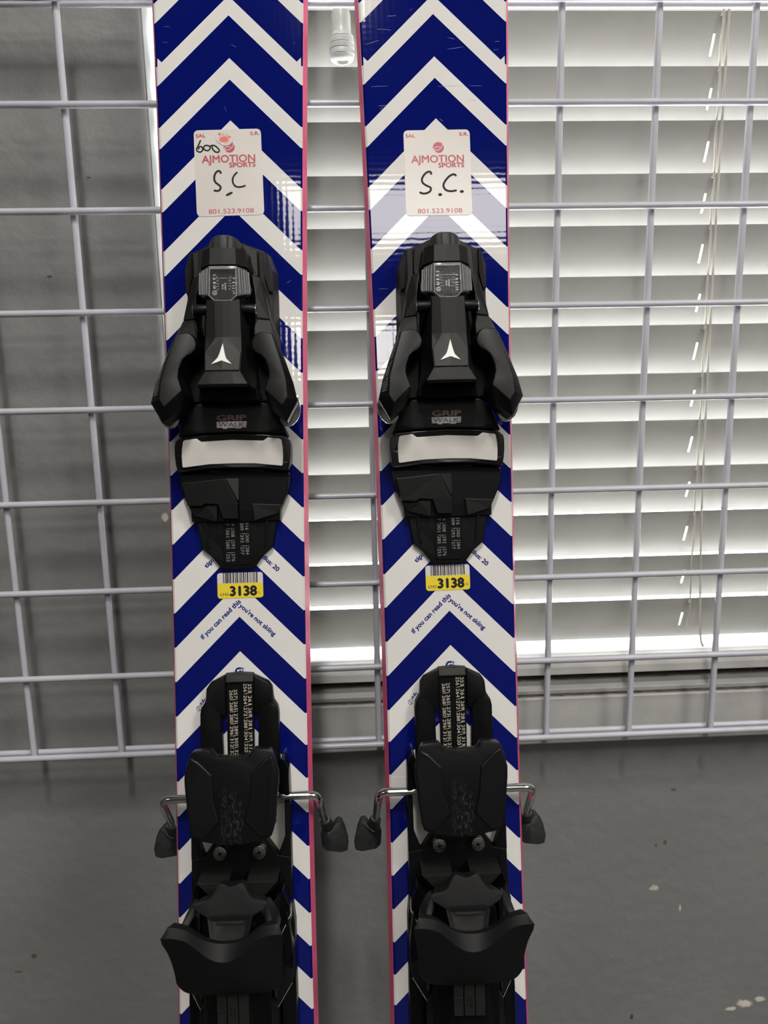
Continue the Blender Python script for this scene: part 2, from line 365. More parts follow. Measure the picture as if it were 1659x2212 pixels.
for name, xo in (('ladder_string', 0.0), ('ladder_string', .34)):
    bm = bmesh.new(); X = xc+xo
    tube(bm, [(X+.0008*math.sin(i*2.1), .0688, Z0+.56-i*.0216) for i in range(48)], .0009, 6)
    for k in range(-10, 13):
        z = Z0+.0931-k*PITCHB; tube(bm, [(X, .0688, z-.0005), (X-.0012, .0685, z-.004)], .0009, 5)
    bl(name, bm, m_cord, 60)
bm = bmesh.new(); X = xc+.0045
tube(bm, smoothline([(X-.001, .0668, Z0+.56), (X+.001, .0672, Z0+.2), (X-.0016, .0668, Z0-.05), (X, .067, Z0-.30), (X+.003, .066, Z0-.4), (X+.0065, .0655, Z0-.468), (X+.0085, .062, Z0-.4735)], 2), .0011, 6)
bl('lift_cord', bm, m_cord, 60)
# pull cord and tassel between the skis
bm = bmesh.new(); tube(bm, [(.2125, .05, Z0+.0845), (.2125, .052, Z0+.30), (.2125, .06, Z0+.556)], .0012, 6); bl('pull_cord', bm, m_cord, 60)
prof = [(.0014, .0868), (.0042, .0862), (.0068, .0845), (.0076, .082), (.0077, .0745), (.0078, .0685), (.0086, .0668), (.0096, .0655), (.0098, .0645), (.0095, .0640), (.0102, .0632),
        (.0103, .0598), (.0099, .0593), (.0104, .0586), (.0104, .0555), (.0100, .0550), (.0104, .0543), (.0103, .0512), (.0098, .0508), (.0099, .0495), (.0088, .0475), (.0066, .0464), (.0056, .0466), (.0052, .049), (.001, .0492)]
bm = bmesh.new(); rings = []; NS = 24
for r, z in prof: rings.append([bm.verts.new((.2120+r*math.cos(a*2*math.pi/NS), .05+r*math.sin(a*2*math.pi/NS), Z0+z)) for a in range(NS)])
for a, b in zip(rings, rings[1:]):
    for k in range(NS): bm.faces.new((a[k], a[(k+1) % NS], b[(k+1) % NS], b[k]))
bm.faces.new(rings[0]); bm.faces.new(rings[-1])
ts = bl('cord_tassel', bm, m_tassel, 35)
bm = bmesh.new(); tube(bm, [(.2120, .05, Z0+.0490), (.2120, .05, Z0+.0484)], .0050, 20); o = link('cord_hole', finish(bm, 'cord_hole', m_hole, 40), ts)
o.matrix_parent_inverse = Matrix.Translation(-blind.location)

# ------------------------------------------------------------------ wire grid panel
C = .0762; RW = .0027
grid = empty('wire_grid_panel', (.23, 0, Z0-.5306)); tag(grid, 'white wire grid display panel hung in front of the window', 'display grid')
gx0, gx1 = -3.93*C, 9.93*C; gz1, gz0 = .0734, -6*C-.0734
def wire(bmk, name='wire', label=None, me=None):
    if me is None:
        bm = bmesh.new(); bmk(bm); me = finish(bm, 'wire', m_wire, 50)
    o = link(name, me, grid); o.matrix_parent_inverse = Matrix.Translation(-grid.location)
    return o
meH = meV = None
hz = [gz1] + [-k*C for k in range(7)] + [gz0]
for z in hz:
    o = wire(lambda bm: tube(bm, [(gx0, 0, 0), (gx1, 0, 0)], RW, 14), 'wire', None, meH); meH = o.data; o.location = (0, 0, Z0+z)
for z in (gz1, gz0):
    o = wire(None, 'wire', None, meH); o.location = (0, 2*2*RW+.0002, Z0+z)
vx = [gx0+RW] + [k*C for k in range(-3, 10)] + [gx1-RW]
for x in vx:
    o = wire(lambda bm: tube(bm, [(0, 0, gz0-.003), (0, 0, gz1+.003)], RW, 14), 'wire', None, meV); meV = o.data; o.location = (x, 2*RW, Z0)
for x in (gx0+.04, gx1-.04):
    bm = bmesh.new(); box(bm, (x-.012, .0135, Z0+gz1-.03), (x+.012, YW-.0003, Z0+gz1+.012)); bevel(bm, .002); o = link('wall_bracket', finish(bm, 'wall_bracket', m_wire), grid); o.matrix_parent_inverse = Matrix.Translation(-grid.location)

# ================================================================== SKIS
VT = -1200.0                                                 # tail, mm along the ski (v axis); u across, h above the topsheet
def P3(u, v, h): return Vector((u*.001, (v-VT)*.001, h*.001))
MESH = {}
def part(key, name, parent, build, m, smooth=None, label=None):
    """one mesh object of a ski; the second ski shares the mesh data of the first"""
    if key not in MESH:
        bm = bmesh.new(); build(bm); MESH[key] = finish(bm, name, m, smooth)
    o = link(name, MESH[key], parent)
    if label: o['label'] = label
    return o
def sym(r):
    """full outline from its right half (first and last point may lie on the axis)"""
    l = [(-p[0],)+tuple(p[1:]) for p in reversed(r) if abs(p[0]) > 1e-6]
    return list(r) + l
def mir(p): return [(-q[0],)+tuple(q[1:]) for q in reversed(p)]
def prism(bm, top, hb, h=None, out=0.0, bv=.0006, inset=None, bottom=None, dv=0.0):
    """solid between an outline (u,v[,h]) and a base at height hb; out flares the base outwards (mm)"""
    top = [(p[0], p[1], p[2] if len(p) > 2 else h) for p in top]
    cu = sum(p[0] for p in top)/len(top); cv = sum(p[1] for p in top)/len(top)
    T = [bm.verts.new(P3(*p)) for p in top]
    if bottom is None:
        bottom = []
        for p in top:
            d = Vector((p[0]-cu, p[1]-cv)); d = d.normalized()*out if d.length > 1e-6 else d
            bottom.append((p[0]+d.x, p[1]+d.y+dv))
    B = [bm.verts.new(P3(p[0], p[1], hb if len(p) < 3 else p[2])) for p in bottom]
    n = len(T); f = bm.faces.new(T); bm.faces.new(B[::-1])
    for i in range(n): bm.faces.new((T[i], B[i], B[(i+1) % n], T[(i+1) % n]))
    if inset:
        bmesh.ops.recalc_face_normals(bm, faces=bm.faces[:])
        bmesh.ops.inset_region(bm, faces=[f], thickness=inset[0]*.001, depth=inset[1]*.001)
    if bv: bevel(bm, bv)
def loft(bm, secs, cap=True, bv=.0006, closed=True):
    """secs: (v, [(u,h)...] right half from the axis outwards); mirrored and stitched along v"""
    R = []
    for s in secs:
        v, pr = s
        pr = [(q[0], q[1], q[2] if len(q) > 2 else v) for q in pr]
        full = [(-u, h, vv) for u, h, vv in reversed(pr) if abs(u) > 1e-6] + pr
        R.append([bm.verts.new(P3(u, vv, h)) for u, h, vv in full])
    n = len(R[0])
    for a, b in zip(R, R[1:]):
        for k in range(n-1): bm.faces.new((a[k], a[k+1], b[k+1], b[k]))
        bm.faces.new((a[n-1], a[0], b[0], b[n-1]))
    if cap: bm.faces.new(R[0]); bm.faces.new(R[-1][::-1])
    if bv: bevel(bm, bv)
def cyl(bm, a, b, r, n=20, bv=.0004):
    tube(bm, [P3(*a), P3(*b)], [x*.001 for x in r] if isinstance(r, (list, tuple)) else r*.001, n)
    if bv: bevel(bm, bv, 2, 40)
def ribbon(bm, pts, wd, h, off=(0, 0), hh=None):
    """flat pen stroke of width wd through (u,v) points with round ends"""
    pts = [Vector((p[0]+off[0], p[1]+off[1])) for p in pts]; L = []; R_ = []
    n = len(pts)
    for i, p in enumerate(pts):
        t = (pts[min(i+1, n-1)]-pts[max(i-1, 0)]).normalized(); s = Vector((-t.y, t.x))
        f = .5*wd*(min(1, .55+.45*min(i, n-1-i)/1.5))
        L.append(p+s*f); R_.append(p-s*f)
    hh = hh or (lambda u, v: h)
    A = [bm.verts.new(P3(q.x, q.y, hh(q.x, q.y))) for q in L]; B = [bm.verts.new(P3(q.x, q.y, hh(q.x, q.y))) for q in R_]
    for i in range(n-1): bm.faces.new((A[i], A[i+1], B[i+1], B[i]))
def flat(bm, pts, h): bm.faces.new([bm.verts.new(P3(p[0], p[1], p[2] if len(p) > 2 else h)) for p in pts])
TXT = {}
def glyphs(s, bold):
    """triangles of a text line, baseline at y = 0, from the font built into Blender"""
    if (s, bold) in TXT: return TXT[(s, bold)]
    cu = bpy.data.curves.new('lettering', 'FONT'); cu.body = s; cu.size = 1.0; cu.offset = bold; cu.resolution_u = 3; cu.fill_mode = 'FRONT'
    o = bpy.data.objects.new('lettering', cu); COL.objects.link(o)
    dg = bpy.context.evaluated_depsgraph_get(); dg.update()
    me = bpy.data.meshes.new_from_object(o.evaluated_get(dg))
    vs = [(v.co.x, v.co.y) for v in me.vertices]; fs = [tuple(p.vertices) for p in me.polygons]
    bpy.data.objects.remove(o); bpy.data.curves.remove(cu); bpy.data.meshes.remove(me)
    x0 = min(v[0] for v in vs); x1 = max(v[0] for v in vs); y1 = max(v[1] for v in vs)
    TXT[(s, bold)] = (vs, fs, x0, x1, y1); return TXT[(s, bold)]
def text(bm, s, p0, p1=None, width=None, height=None, ang=0.0, h=.1, bold=0.02, place=None, slant=0.0):
    """write s from baseline point p0 towards p1 (its length sets the width); height in mm is optional"""
    vs, fs, x0, x1, y1 = glyphs(s, 0)
    if p1 is not None:
        d = Vector((p1[0]-p0[0], p1[1]-p0[1])); width = d.length; ang = math.atan2(d.y, d.x)
    sx = width/(x1-x0) if width else None; sy = height/y1 if height else None
    if sx is None: sx = sy
    if sy is None: sy = sx
    ca, sa = math.cos(ang), math.sin(ang)
    for kk, (bx, by) in enumerate([(0, 0)] if bold <= 0 else [(-bold, 0), (bold, 0), (0, bold), (0, -bold)]):
      V = []
      for x, y in vs:
        X = (x-x0+bx)*sx + slant*y*sy; Y = (y+by)*sy
        q = (p0[0]+X*ca-Y*sa, p0[1]+X*sa+Y*ca)
        V.append(bm.verts.new((place(*q) if place else P3(q[0], q[1], h)) + Vector((0, 0, kk*.000012))))
      for f in fs:
        try: bm.faces.new([V[i] for i in f])
        except ValueError: pass
def rrect(cx, cy, w_, h_, r, n=5):
    o = []
    for (sx, sy, a0) in ((1, 1, 0), (-1, 1, 90), (-1, -1, 180), (1, -1, 270)):
        for k in range(n+1):
            a = math.radians(a0+90*k/n); o.append((cx+sx*(w_/2-r)+r*math.cos(a), cy+sy*(h_/2-r)+r*math.sin(a)))
    return o

# ---- ski body -------------------------------------------------------
def hw(v):                                                   # half width of the topsheet
    w_ = 46.4 + (v+490)**2/40000.0
    if v > 440: w_ = min(w_, 66*math.sqrt(max(0, 1-((v-440)/112.0)**2)) + .2)
    if v < -1120: w_ = min(w_, 58*math.sqrt(max(0, 1-((-1120-v)/81.0)**2)) + .2)
    return w_
def rock(v):
    r = 0.0
    if v > 110: r += (v-110)**2/2600.0
    if v < -1090: r += (-1090-v)**2/1500.0
    return r
BOUND = [101.0, 68.5, 54.2, 23.0, 7.3, -22.5, -39.5, -68.3, -86.6, -113.3, -133.3, -158.5, -182.0, -207.2, -231.6, -256.4, -281.2, -306.3, -330.5, -355.0, -379.4, -403.9,
         -426.5, -449.8, -474.2, -497.8, -521.1, -544.7, -567.8, -590.5, -611.7, -635.0, -658.5, -682, -706]
BANDS = []                                                   # (s_top, s_bottom, blue?)
b_ = 101.0; blue = True
for a, c in zip(BOUND, BOUND[1:]): BANDS.append((a, c, blue)); blue = not blue
while BANDS[-1][1] > -1200: a = BANDS[-1][1]; BANDS.append((a, a-24.0, not BANDS[-1][2]))
top = 101.0; bl_ = False
while top < 620: BANDS.insert(0, (top+(15 if not bl_ else 32), top, bl_)); top = BANDS[0][0]; bl_ = not bl_
VMIN, VMAX = -1199.0, 551.0
CH = 1.3                                                     # chamfered rim of the topsheet
def build_topsheet(bm):
    def edge_v(s):                                           # v where v + hw(v) - CH = s
        lo, hi = VMIN, VMAX
        for _ in range(40):
            mid = (lo+hi)/2
            if mid + hw(mid) - CH < s: lo = mid
            else: hi = mid
        return (lo+hi)/2
    for (s1, s0, isb) in BANDS:
        mi = 0 if isb else 1
        for sg in (1, -1):
            e1, e0 = edge_v(s1), edge_v(s0)
            a1 = min(max(s1, VMIN), VMAX); a0 = min(max(s0, VMIN), VMAX)
            n = 4; top_e = []; 
            L1 = [(0, a1)] ; L0 = [(0, a0)]
            for k in range(1, n+1):
                for L_, s, e, a in ((L1, s1, e1, a1), (L0, s0, e0, a0)):
                    ue = max(.05, hw(e)-CH); u = ue*k/n; v = min(max(s-u, VMIN), VMAX)
                    if k == n: v = e
                    L_.append((min(u, max(.05, hw(v)-CH)), v))
            def vert(u, v, d=0): return bm.verts.new(P3(sg*u, v, rock(v)+d))
            for k in range(n):
                q = [L1[k], L1[k+1], L0[k+1], L0[k]]
                if abs(q[0][1]-q[3][1]) < .02 and abs(q[1][1]-q[2][1]) < .02: continue
                f = bm.faces.new([vert(*p) for p in q]); f.material_index = mi
            m_ = max(2, int((e1-e0)/10)+1)
            if e1-e0 > .02:
                for k in range(m_):
                    va, vb = e1+(e0-e1)*k/m_, e1+(e0-e1)*(k+1)/m_
                    f = bm.faces.new([vert(max(.05, hw(va)-CH), va), vert(hw(va), va+.0, -.9), vert(hw(vb), vb, -.9), vert(max(.05, hw(vb)-CH), vb)]); f.material_index = mi
            # the first blue stripe is cut back at its foot near the rim
            if abs(s0-68.5) < .1:
                v = e0; ue = hw(v)-CH
                f = bm.faces.new([vert(ue-3.0, v+3.0, .03), vert(ue, v+6.0, .03), vert(ue, v-.05, .03)]); f.material_index = 1
    bmesh.ops.remove_doubles(bm, verts=bm.verts[:], dist=2e-5)
def ski_layer(bm, o0, h0, o1, h1, close=False):
    vs = [VMIN] + [x for x in range(-1195, 550, 10)] + [VMAX]; rings = []
    for v in vs:
        r = rock(v); a = hw(v)+o0; b = hw(v)+o1
        rings.append([bm.verts.new(P3(-a, v, h0+r)), bm.verts.new(P3(a, v, h0+r)), bm.verts.new(P3(b, v, h1+r)), bm.verts.new(P3(-b, v, h1+r))])
    for a, b in zip(rings, rings[1:]):
        for k in range(4): bm.faces.new((a[k], a[(k+1) % 4], b[(k+1) % 4], b[k]))
    bm.faces.new(rings[0]); bm.faces.new(rings[-1][::-1])

def build_ski(root, side):
    T = part('topsheet', 'topsheet', root, build_topsheet, [m_blue, m_white], None, 'glossy topsheet printed with navy and white chevrons')
    part('sidewall', 'sidewall', root, lambda bm: ski_layer(bm, 0.1, -.95, 2.7, -8.5), m_pink, 30, 'bright pink sidewall')
    part('edge', 'steel_edge', root, lambda bm: ski_layer(bm, 2.7, -8.55, 2.7, -10.2), m_steel, 30)
    part('base', 'running_base', root, lambda bm: ski_layer(bm, 1.9, -10.25, 1.9, -11.4), m_base, 30)
    # lettering printed on the topsheet
    def let(bm): text(bm, 'if you can read this', (-26.0, -395.0), (1.3, -369.1), height=3.3, h=.06, bold=.035)
    part('slogan1', 'slogan', root, let, m_ink, None, 'dark blue print: if you can read this')
    def let(bm): text(bm, "you're not skiing", (-.3, -372.2), (24.0, -393.9), height=3.3, h=.06, bold=.035)
    part('slogan2', 'slogan', root, let, m_ink, None, "dark blue print: you're not skiing")
    def let(bm): text(bm, 'tip:', (-22.6, -344.5), (-17.2, -339.2), height=2.9, h=.06, bold=.04)
    part('tip_text', 'size_print', root, let, m_ink)
    def let(bm): text(bm, 'dius: 20', (16.6, -337.6), (27.3, -348.0), height=3.1, h=.06, bold=.04)
    part('rad_text', 'size_print', root, let, m_ink)
    def let(bm):
        text(bm, 'G', (-3.3, -420.6), height=4.6, h=.06, bold=.06, ang=.12)
        ribbon(bm, [(-.5, -415.4), (2.8, -416.6)], .8, .06); ribbon(bm, [(1.4, -415.2), (1.7, -418.6), (.4, -419.8)], .8, .06); ribbon(bm, [(2.9, -418.6), (.6, -419.2)], .7, .06)
    part('g_emblem', 'letter_emblem', root, let, m_ink)
    def let(bm):
        c = (-29.6, -443.6); ring = [(c[0]+1.75*math.cos(a*math.pi/12), c[1]+1.75*math.sin(a*math.pi/12)) for a in range(25)]
        ribbon(bm, ring, .35, .06); ribbon(bm, [(c[0]-1.6, c[1]+.5), (c[0], c[1]-.2), (c[0]+1.2, c[1]-1.2)], .35, .06); ribbon(bm, [(c[0]-.9, c[1]+1.4), (c[0]+.1, c[1]+.2), (c[0]+.2, c[1]-1.6)], .35, .06)
        text(bm, 'sk', (-28.4, -441.8), (-24.2, -437.6), height=2.4, h=.06, bold=.02, slant=.2)
    part('ball_emblem', 'ball_emblem', root, let, m_ink)

    SCR = [((-47.5, 34.7), (-43.9, 34.3)), ((-46.2, 45.8), (-41.9, 45.8)), ((46.3, 34.3), (47.4, 33.1)), ((1.4, 33.0), (5.4, 30.8)), ((-4.4, -12.4), (-3.1, -16.0)), ((37.8, -140.9), (41.4, -138.5))] if side == 'L' else [
        ((-41.1, 43.4), (-30.9, 42.5)), ((-48.7, 32.3), (-39.8, 35.1)), ((-46.5, 1.0), (-34.1, 1.4)), ((-41.8, -13.0), (-35.6, -12.6)), ((-40.4, -15.6), (-38.2, -13.4)), ((10.0, 36.9), (15.1, 35.7)), ((9.7, 28.2), (21.5, 29.9)),
        ((1.7, .8), (20.0, 1.1)), ((24.8, 1.4), (34.7, .9)), ((25.2, -10.0), (29.2, -9.7)), ((43.5, 27.5), (47.2, 27.8)), ((44.8, 33.6), (48.1, 33.8)), ((2.5, -22.7), (5.3, -24.6)), ((-17.0, 56.5), (-14.7, 58.1)), ((-33.2, 52.9), (-26.9, 53.2)), ((-44.6, -146.5), (-38.1, -146.5))]
    def scrs(bm):
        rr = random.Random(5)
        for a, b in SCR: ribbon(bm, [a, ((a[0]+b[0])/2+rr.uniform(-.3, .3), (a[1]+b[1])/2+rr.uniform(-.3, .3)), b], .26 if side == 'R' else .2, .05)
    so = part('scratches'+side, 'scratches', T, scrs, m_scr); so['kind'] = 'stuff'
    # ---------------- toe piece
    def housing(bm):
        loft(bm, [(-130.4, [(0, 43.2), (8.3, 43), (14.5, 37.2), (16.0, 24), (16.5, 6)]),
                  (-142.0, [(0, 44.2), (8.8, 44), (15.4, 38), (18.0, 22), (18.5, 6)]),
                  (-142.4, [(0, 39.0), (8.8, 38.6), (15.0, 33), (18.0, 22), (18.5, 6)]),
                  (-163.5, [(0, 39.4), (5.3, 39.2), (13.5, 34), (18.0, 21), (19.0, 6)]),
                  (-166.6, [(0, 45.8), (5.3, 45.6), (10.8, 44.0, -165.2), (15.6, 24), (18.5, 6)]),
                  (-190.6, [(0, 46.6), (5.1, 46.4), (11.6, 44.6), (16.6, 24), (19.0, 6)]),
                  (-201.2, [(0, 48.3), (6.0, 48.2), (12.0, 47.2), (17.0, 25), (19.0, 6)]),
                  (-214.4, [(0, 52.3), (6.0, 52.2), (11.3, 51.8), (18.0, 28), (19.5, 6)]),
                  (-223.0, [(0, 53.6), (8.0, 53.5), (16.4, 52.6), (18.5, 34), (19.5, 6)]),
                  (-224.8, [(0, 52.0), (8.0, 52.0), (15.6, 51.0), (18.0, 33), (19.5, 6)]),
                  (-219.5, [(0, 34.0), (8.0, 34.0), (15.6, 34.0), (17.5, 30), (19.0, 6)])], bv=.0005)
    toe = part('toe_housing', 'toe_piece', root, housing, m_blk2, None, 'black faceted toe piece of the binding')
    def base(bm):
        prism(bm, sym([(0, -118.5, 18), (9.8, -118.8, 18), (19.5, -122, 18), (25.5, -124.6, 17), (29.2, -136.2, 16), (29.6, -152, 15), (29.6, -176, 14), (30.5, -200, 13), (31.5, -228, 13), (0, -228, 13)]), .1,
              bottom=sym([(0, -116.2), (9.9, -116.6), (20.2, -119.9), (27.7, -122.0), (32.4, -135.5), (32.7, -152.6), (32.8, -176), (33.5, -200), (34.5, -228), (0, -228)]), bv=.0008)
    part('toe_base', 'base_housing', toe, base, m_gry)
    def block(bm):
        prism(bm, sym([(0, -120.5, 27), (11.0, -121.0, 26), (20.3, -125.0, 23), (20.6, -142, 24), (18, -150, 24), (0, -150, 26)]), 10, out=1.2, bv=.0008)
    part('toe_block', 'inner_block', toe, block, m_gry)
    for sg in (1, -1):
        def fin(bm, sg=sg):
            p = [(24.8, -125.5, 22.5), (27.0, -127.0, 21), (30.0, -137.0, 20), (30.2, -152.5, 18), (27.5, -152.5, 19), (24.9, -142.5, 22)]
            prism(bm, p if sg > 0 else mir(p), 10, out=1.0, bv=.0006)
        part('toe_fin%d' % sg, 'side_fin', toe, fin, m_gry)
    def cap(bm):
        pr = lambda k, d: [(0, 39.6+d), (3.2, 39.5+d), (6.2, 38.6+d), (8.8, 36.0+d), (10.6, 31.5+d), (11.3, 25), (10.8, 9)]
        dv = [0, -.15, -.6, -1.4, -2.6, -3.4, -3.6]
        loft(bm, [(-120.2, [(u*.93, h-1.4, -120.0+e) for (u, h), e in zip(pr(0, 0), dv)]), (-120.8, [(u, h, -120.8+e) for (u, h), e in zip(pr(0, 0), dv)]), (-131.0, pr(0, 1.6))], bv=.0004)
    cp = part('toe_cap', 'adjusting_screw', toe, cap, m_gry2, 25)
    def slots(bm):
        for u in (-3.4, 2.4):
            prism(bm, [(u, -121.4, 40.0), (u+1.3, -121.4, 40.0), (u+1.3, -131.2, 41.6), (u, -131.2, 41.6)], 34, bv=0)
    part('toe_slots', 'screw_slots', toe, slots, m_deep)
    def scale(bm):
        prism(bm, [(-8.2, -145.2, 40.2), (8.2, -145.2, 40.2), (8.2, -162.6, 41), (5.2, -165.8, 41.4), (-5.2, -165.8, 41.4), (-8.2, -162.6, 41)], 38.5, bv=0)
        prism(bm, [(-2.7, -145.6, 41.0), (2.9, -145.6, 41.0), (2.9, -164.2, 41.8), (-2.7, -164.2, 41.8)], 40, bv=.0003)
    part('toe_scale', 'force_scale', toe, scale, m_deep)
    def scale_print(bm):
        hh = lambda u, v: 40.2 + (-145.2-v)*.046 + .12
        pl = lambda u, v: P3(u, v, hh(u, v) + (.75 if -2.8 < u < 3.0 else 0))
        for s, v in (('5', -147.2), ('6', -149.8), ('8', -152.5), ('10', -155.0)):
            text(bm, s, (-6.9, v), height=1.7, width=1.1 if len(s) == 1 else 2.0, ang=-math.pi/2, bold=.01, place=pl)
        text(bm, '12', (-6.6, -158.9), height=1.6, width=1.7, ang=-math.pi/2, bold=.01, place=pl)
        ribbon(bm, [(-5.9+1.45*math.cos(a*math.pi/8), -159.8+1.45*math.sin(a*math.pi/8)) for a in range(17)], .22, 0, hh=lambda u, v: hh(u, v)+.02)
        for s, v in (('7', -149.6), ('9', -152.4), ('11', -155.0), ('13', -158.6)):
            text(bm, s, (5.6, v), height=1.7, width=1.1 if len(s) == 1 else 2.0, ang=-math.pi/2, bold=.01, place=pl)
        for k, v in enumerate((-150.2, -152.0, -153.6, -155.2, -157.2)):
            ribbon(bm, [(-2.9, v), (-3.8, v), (-5.0, v+(1.5-k*.75))], .22, 0, hh=hh); ribbon(bm, [(3.1, v), (4.0, v), (5.2, v+(1.5-k*.75))], .22, 0, hh=hh)
        ribbon(bm, [(-2.6, -150.2), (2.8, -150.2)], .22, 0, hh=lambda u, v: hh(u, v)+.8)
        text(bm, 'SC067', (.7, -153.4), width=5.0, height=1.05, ang=-math.pi/2, bold=0, place=pl); text(bm, '0016', (-1.0, -154.2), width=3.6, height=1.05, ang=-math.pi/2, bold=0, place=pl)
    part('toe_scale_print', 'scale_print', toe, scale_print, m_print)
    def lens(bm):
        loft(bm, [(-142.7, [(0, 44.0), (8.6, 43.8), (9.6, 42.0), (9.7, 40.5)]), (-145.5, [(0, 44.6), (8.6, 44.4), (9.7, 42), (9.8, 40.5)]),
                  (-162.8, [(0, 45.3), (8.6, 45.1), (9.7, 42), (9.8, 40.5)]), (-166.4, [(0, 45.6), (5.2, 45.4), (5.9, 43), (6, 41)])], bv=.0003)
    part('toe_lens', 'clear_window', toe, lens, m_lens, None, 'clear plastic window over the scale')
    def lrim(bm):
        for pts in ([(-9.2, -143.3, 43.5), (9.2, -143.3, 43.5)], [(-8.6, -143.3, 43.6), (-8.9, -162.9, 44.8), (-5.4, -166.3, 45.3), (5.4, -166.3, 45.3), (8.9, -162.9, 44.8), (8.6, -143.3, 43.6)]):
            tube(bm, [P3(*p) for p in pts], .00045, 8)
        prism(bm, [(-8.6, -143.2, 43.9), (8.6, -143.2, 43.9), (8.5, -144.9, 44.2), (-8.5, -144.9, 44.2)], 43, bv=.0001)
    part('toe_lrim', 'window_rim', toe, lrim, m_lens3, 60)
    for sg in (1, -1):
        def lside(bm, sg=sg):
            p = [(8.7, -142.8, 43.7), (15.2, -144.0, 38.0), (17.6, -156.6, 37.0), (16.5, -160.0, 37.6), (9.2, -163.0, 43.8)]
            prism(bm, p if sg > 0 else mir(p), 34, out=.2, bv=.0003)
        ls = part('toe_lside%d' % sg, 'window_side', toe, lside, m_lens2)
        def ribs(bm, sg=sg):
            for k, (u, hh_) in enumerate(((10.4, 43.0), (12.0, 41.6), (13.4, 40.4), (14.8, 39.2), (16.0, 38.2))):
                a = P3(sg*u, -144.4-k*.3, hh_); b = P3(sg*(u+.7), -161.2+k*.3, hh_-.7)
                tube(bm, [a, b], .00034 if k % 2 else .0006, 6)
        part('toe_ribs%d' % sg, 'window_ribs', toe, ribs, m_lens3)
        def pin(bm, sg=sg):
            cyl(bm, (sg*11, -170.2, 38.5), (sg*20.4, -170.6, 38.0), [3.5, 3.9], 24)
        pn = part('toe_pin%d' % sg, 'pivot_pin', toe, pin, m_blk, 40)
        def pinc(bm, sg=sg):
            cyl(bm, (sg*20.5, -170.6, 38.0), (sg*21.2, -170.6, 38.0), [3.7, 3.3], 24, .0003)
        part('toe_pincap%d' % sg, 'pin_cap', toe, pinc, m_chrome, 40, 'bright metal pin cap')
        def neck(bm, sg=sg):
            p = [(17.6, -144.5, 31), (22.6, -146.0, 29.5), (26.0, -158.0, 29), (29.4, -175.4, 31), (20.3, -175.2, 34), (19.8, -160.0, 33.5)]
            prism(bm, p if sg > 0 else mir(p), 12, out=1.5, bv=.0007)
        part('toe_neck%d' % sg, 'link_arm', toe, neck, m_blk2)
        def knuckle(bm, sg=sg):
            p = [(20.3, -175.6, 34), (29.5, -175.8, 31), (33.2, -184.5, 33), (34, -196, 34), (20, -198, 36), (19.0, -183.0, 36)]
            prism(bm, p if sg > 0 else mir(p), 12, out=1.0, bv=.0007)
        part('toe_knuckle%d' % sg, 'knuckle', toe, knuckle, m_gry)
        def wing(bm, sg=sg):
            S = lambda l: [(sg*a, b, c) for a, b, c in l]
            topf = [(24.3, -187.0, 44), (21.9, -187.9, 44), (19.6, -190.2, 44), (18.1, -194.2, 44.3), (18.8, -198.2, 44.8), (20.9, -200.9, 45.2), (24.5, -203.0, 45.8), (27.0, -205.4, 46.2), (29.4, -212, 47.2), (29.7, -217.0, 48.0), (28.2, -222, 48.8), (26.8, -226.2, 49.6),
                    (32.0, -231.2, 50.6), (38.0, -237.2, 51.6), (41.2, -232.0, 51.2), (40.6, -219.5, 49.4), (36.4, -203.5, 46.8), (31.6, -188.0, 44.6)]
            rim = [(23.9, -186.2, 38), (21.2, -187.2, 38), (18.8, -189.8, 38), (17.4, -194.2, 38), (18.2, -198.6, 38), (20.5, -201.4, 38), (24.0, -203.8, 38), (26.4, -206.0, 38), (28.6, -212.2, 38), (28.8, -217.0, 38), (27.2, -221.8, 38), (26.0, -227.5, 40),
                   (30.5, -238.5, 41), (40.8, -246.6, 44), (48.0, -233.6, 46), (45.2, -221.0, 44.5), (40.0, -205.6, 42), (33.6, -188.6, 39)]
            bot = [(u*.98, v, 20 if i < 12 else 22) for i, (u, v, h) in enumerate(rim)]
            A = [bm.verts.new(P3(*q)) for q in S(topf)]; B = [bm.verts.new(P3(*q)) for q in S(rim)]; Cc = [bm.verts.new(P3(*q)) for q in S(bot)]
            n = len(A); bm.faces.new(A); bm.faces.new(Cc[::-1])
            for X, Y in ((A, B), (B, Cc)):
                for i in range(n): bm.faces.new((X[i], Y[i], Y[(i+1) % n], X[(i+1) % n]))
            bevel(bm, .0006, 2, 14)
        part('toe_wing%d' % sg, 'wing', toe, wing, m_blk, 60)
        def roller(bm, sg=sg):
            p = smoothline([(46.6, -226, 27), (48.9, -235.2, 27), (47.2, -242.8, 27), (41.6, -248.2, 27), (35.4, -247.0, 27), (33, -238, 27)], 1)
            prism(bm, p if sg > 0 else mir(p), 25.4, bv=.0003)
        part('toe_roller%d' % sg, 'wing_plate', toe, roller, m_chrome, 40, 'bright metal plate under the wing')
    def plate(bm):
        prism(bm, sym([(0, -190.9, 47.4), (5.0, -190.9, 47.3), (11.7, -201.2, 48.9), (11.0, -214.0, 52.9), (0, -214.0, 53.2)]), 44, bv=.0004)
    part('toe_plate', 'logo_plate', toe, plate, m_gry)
    def emblem(bm):
        hh = lambda u, v: 47.5 + (-190.9-v)*.252 + .15
        p = [(.1, -195.4), (1.75, -203.3), (2.6, -206.0), (6.2, -209.9), (-.35, -207.3), (-7.1, -209.9), (-3.1, -205.6), (-2.0, -203.0)]
        bm.faces.new([bm.verts.new(P3(u, v, hh(u, v))) for u, v in p])
    part('toe_emblem', 'peak_emblem', toe, emblem, m_print, None, 'white three-pointed peak emblem')
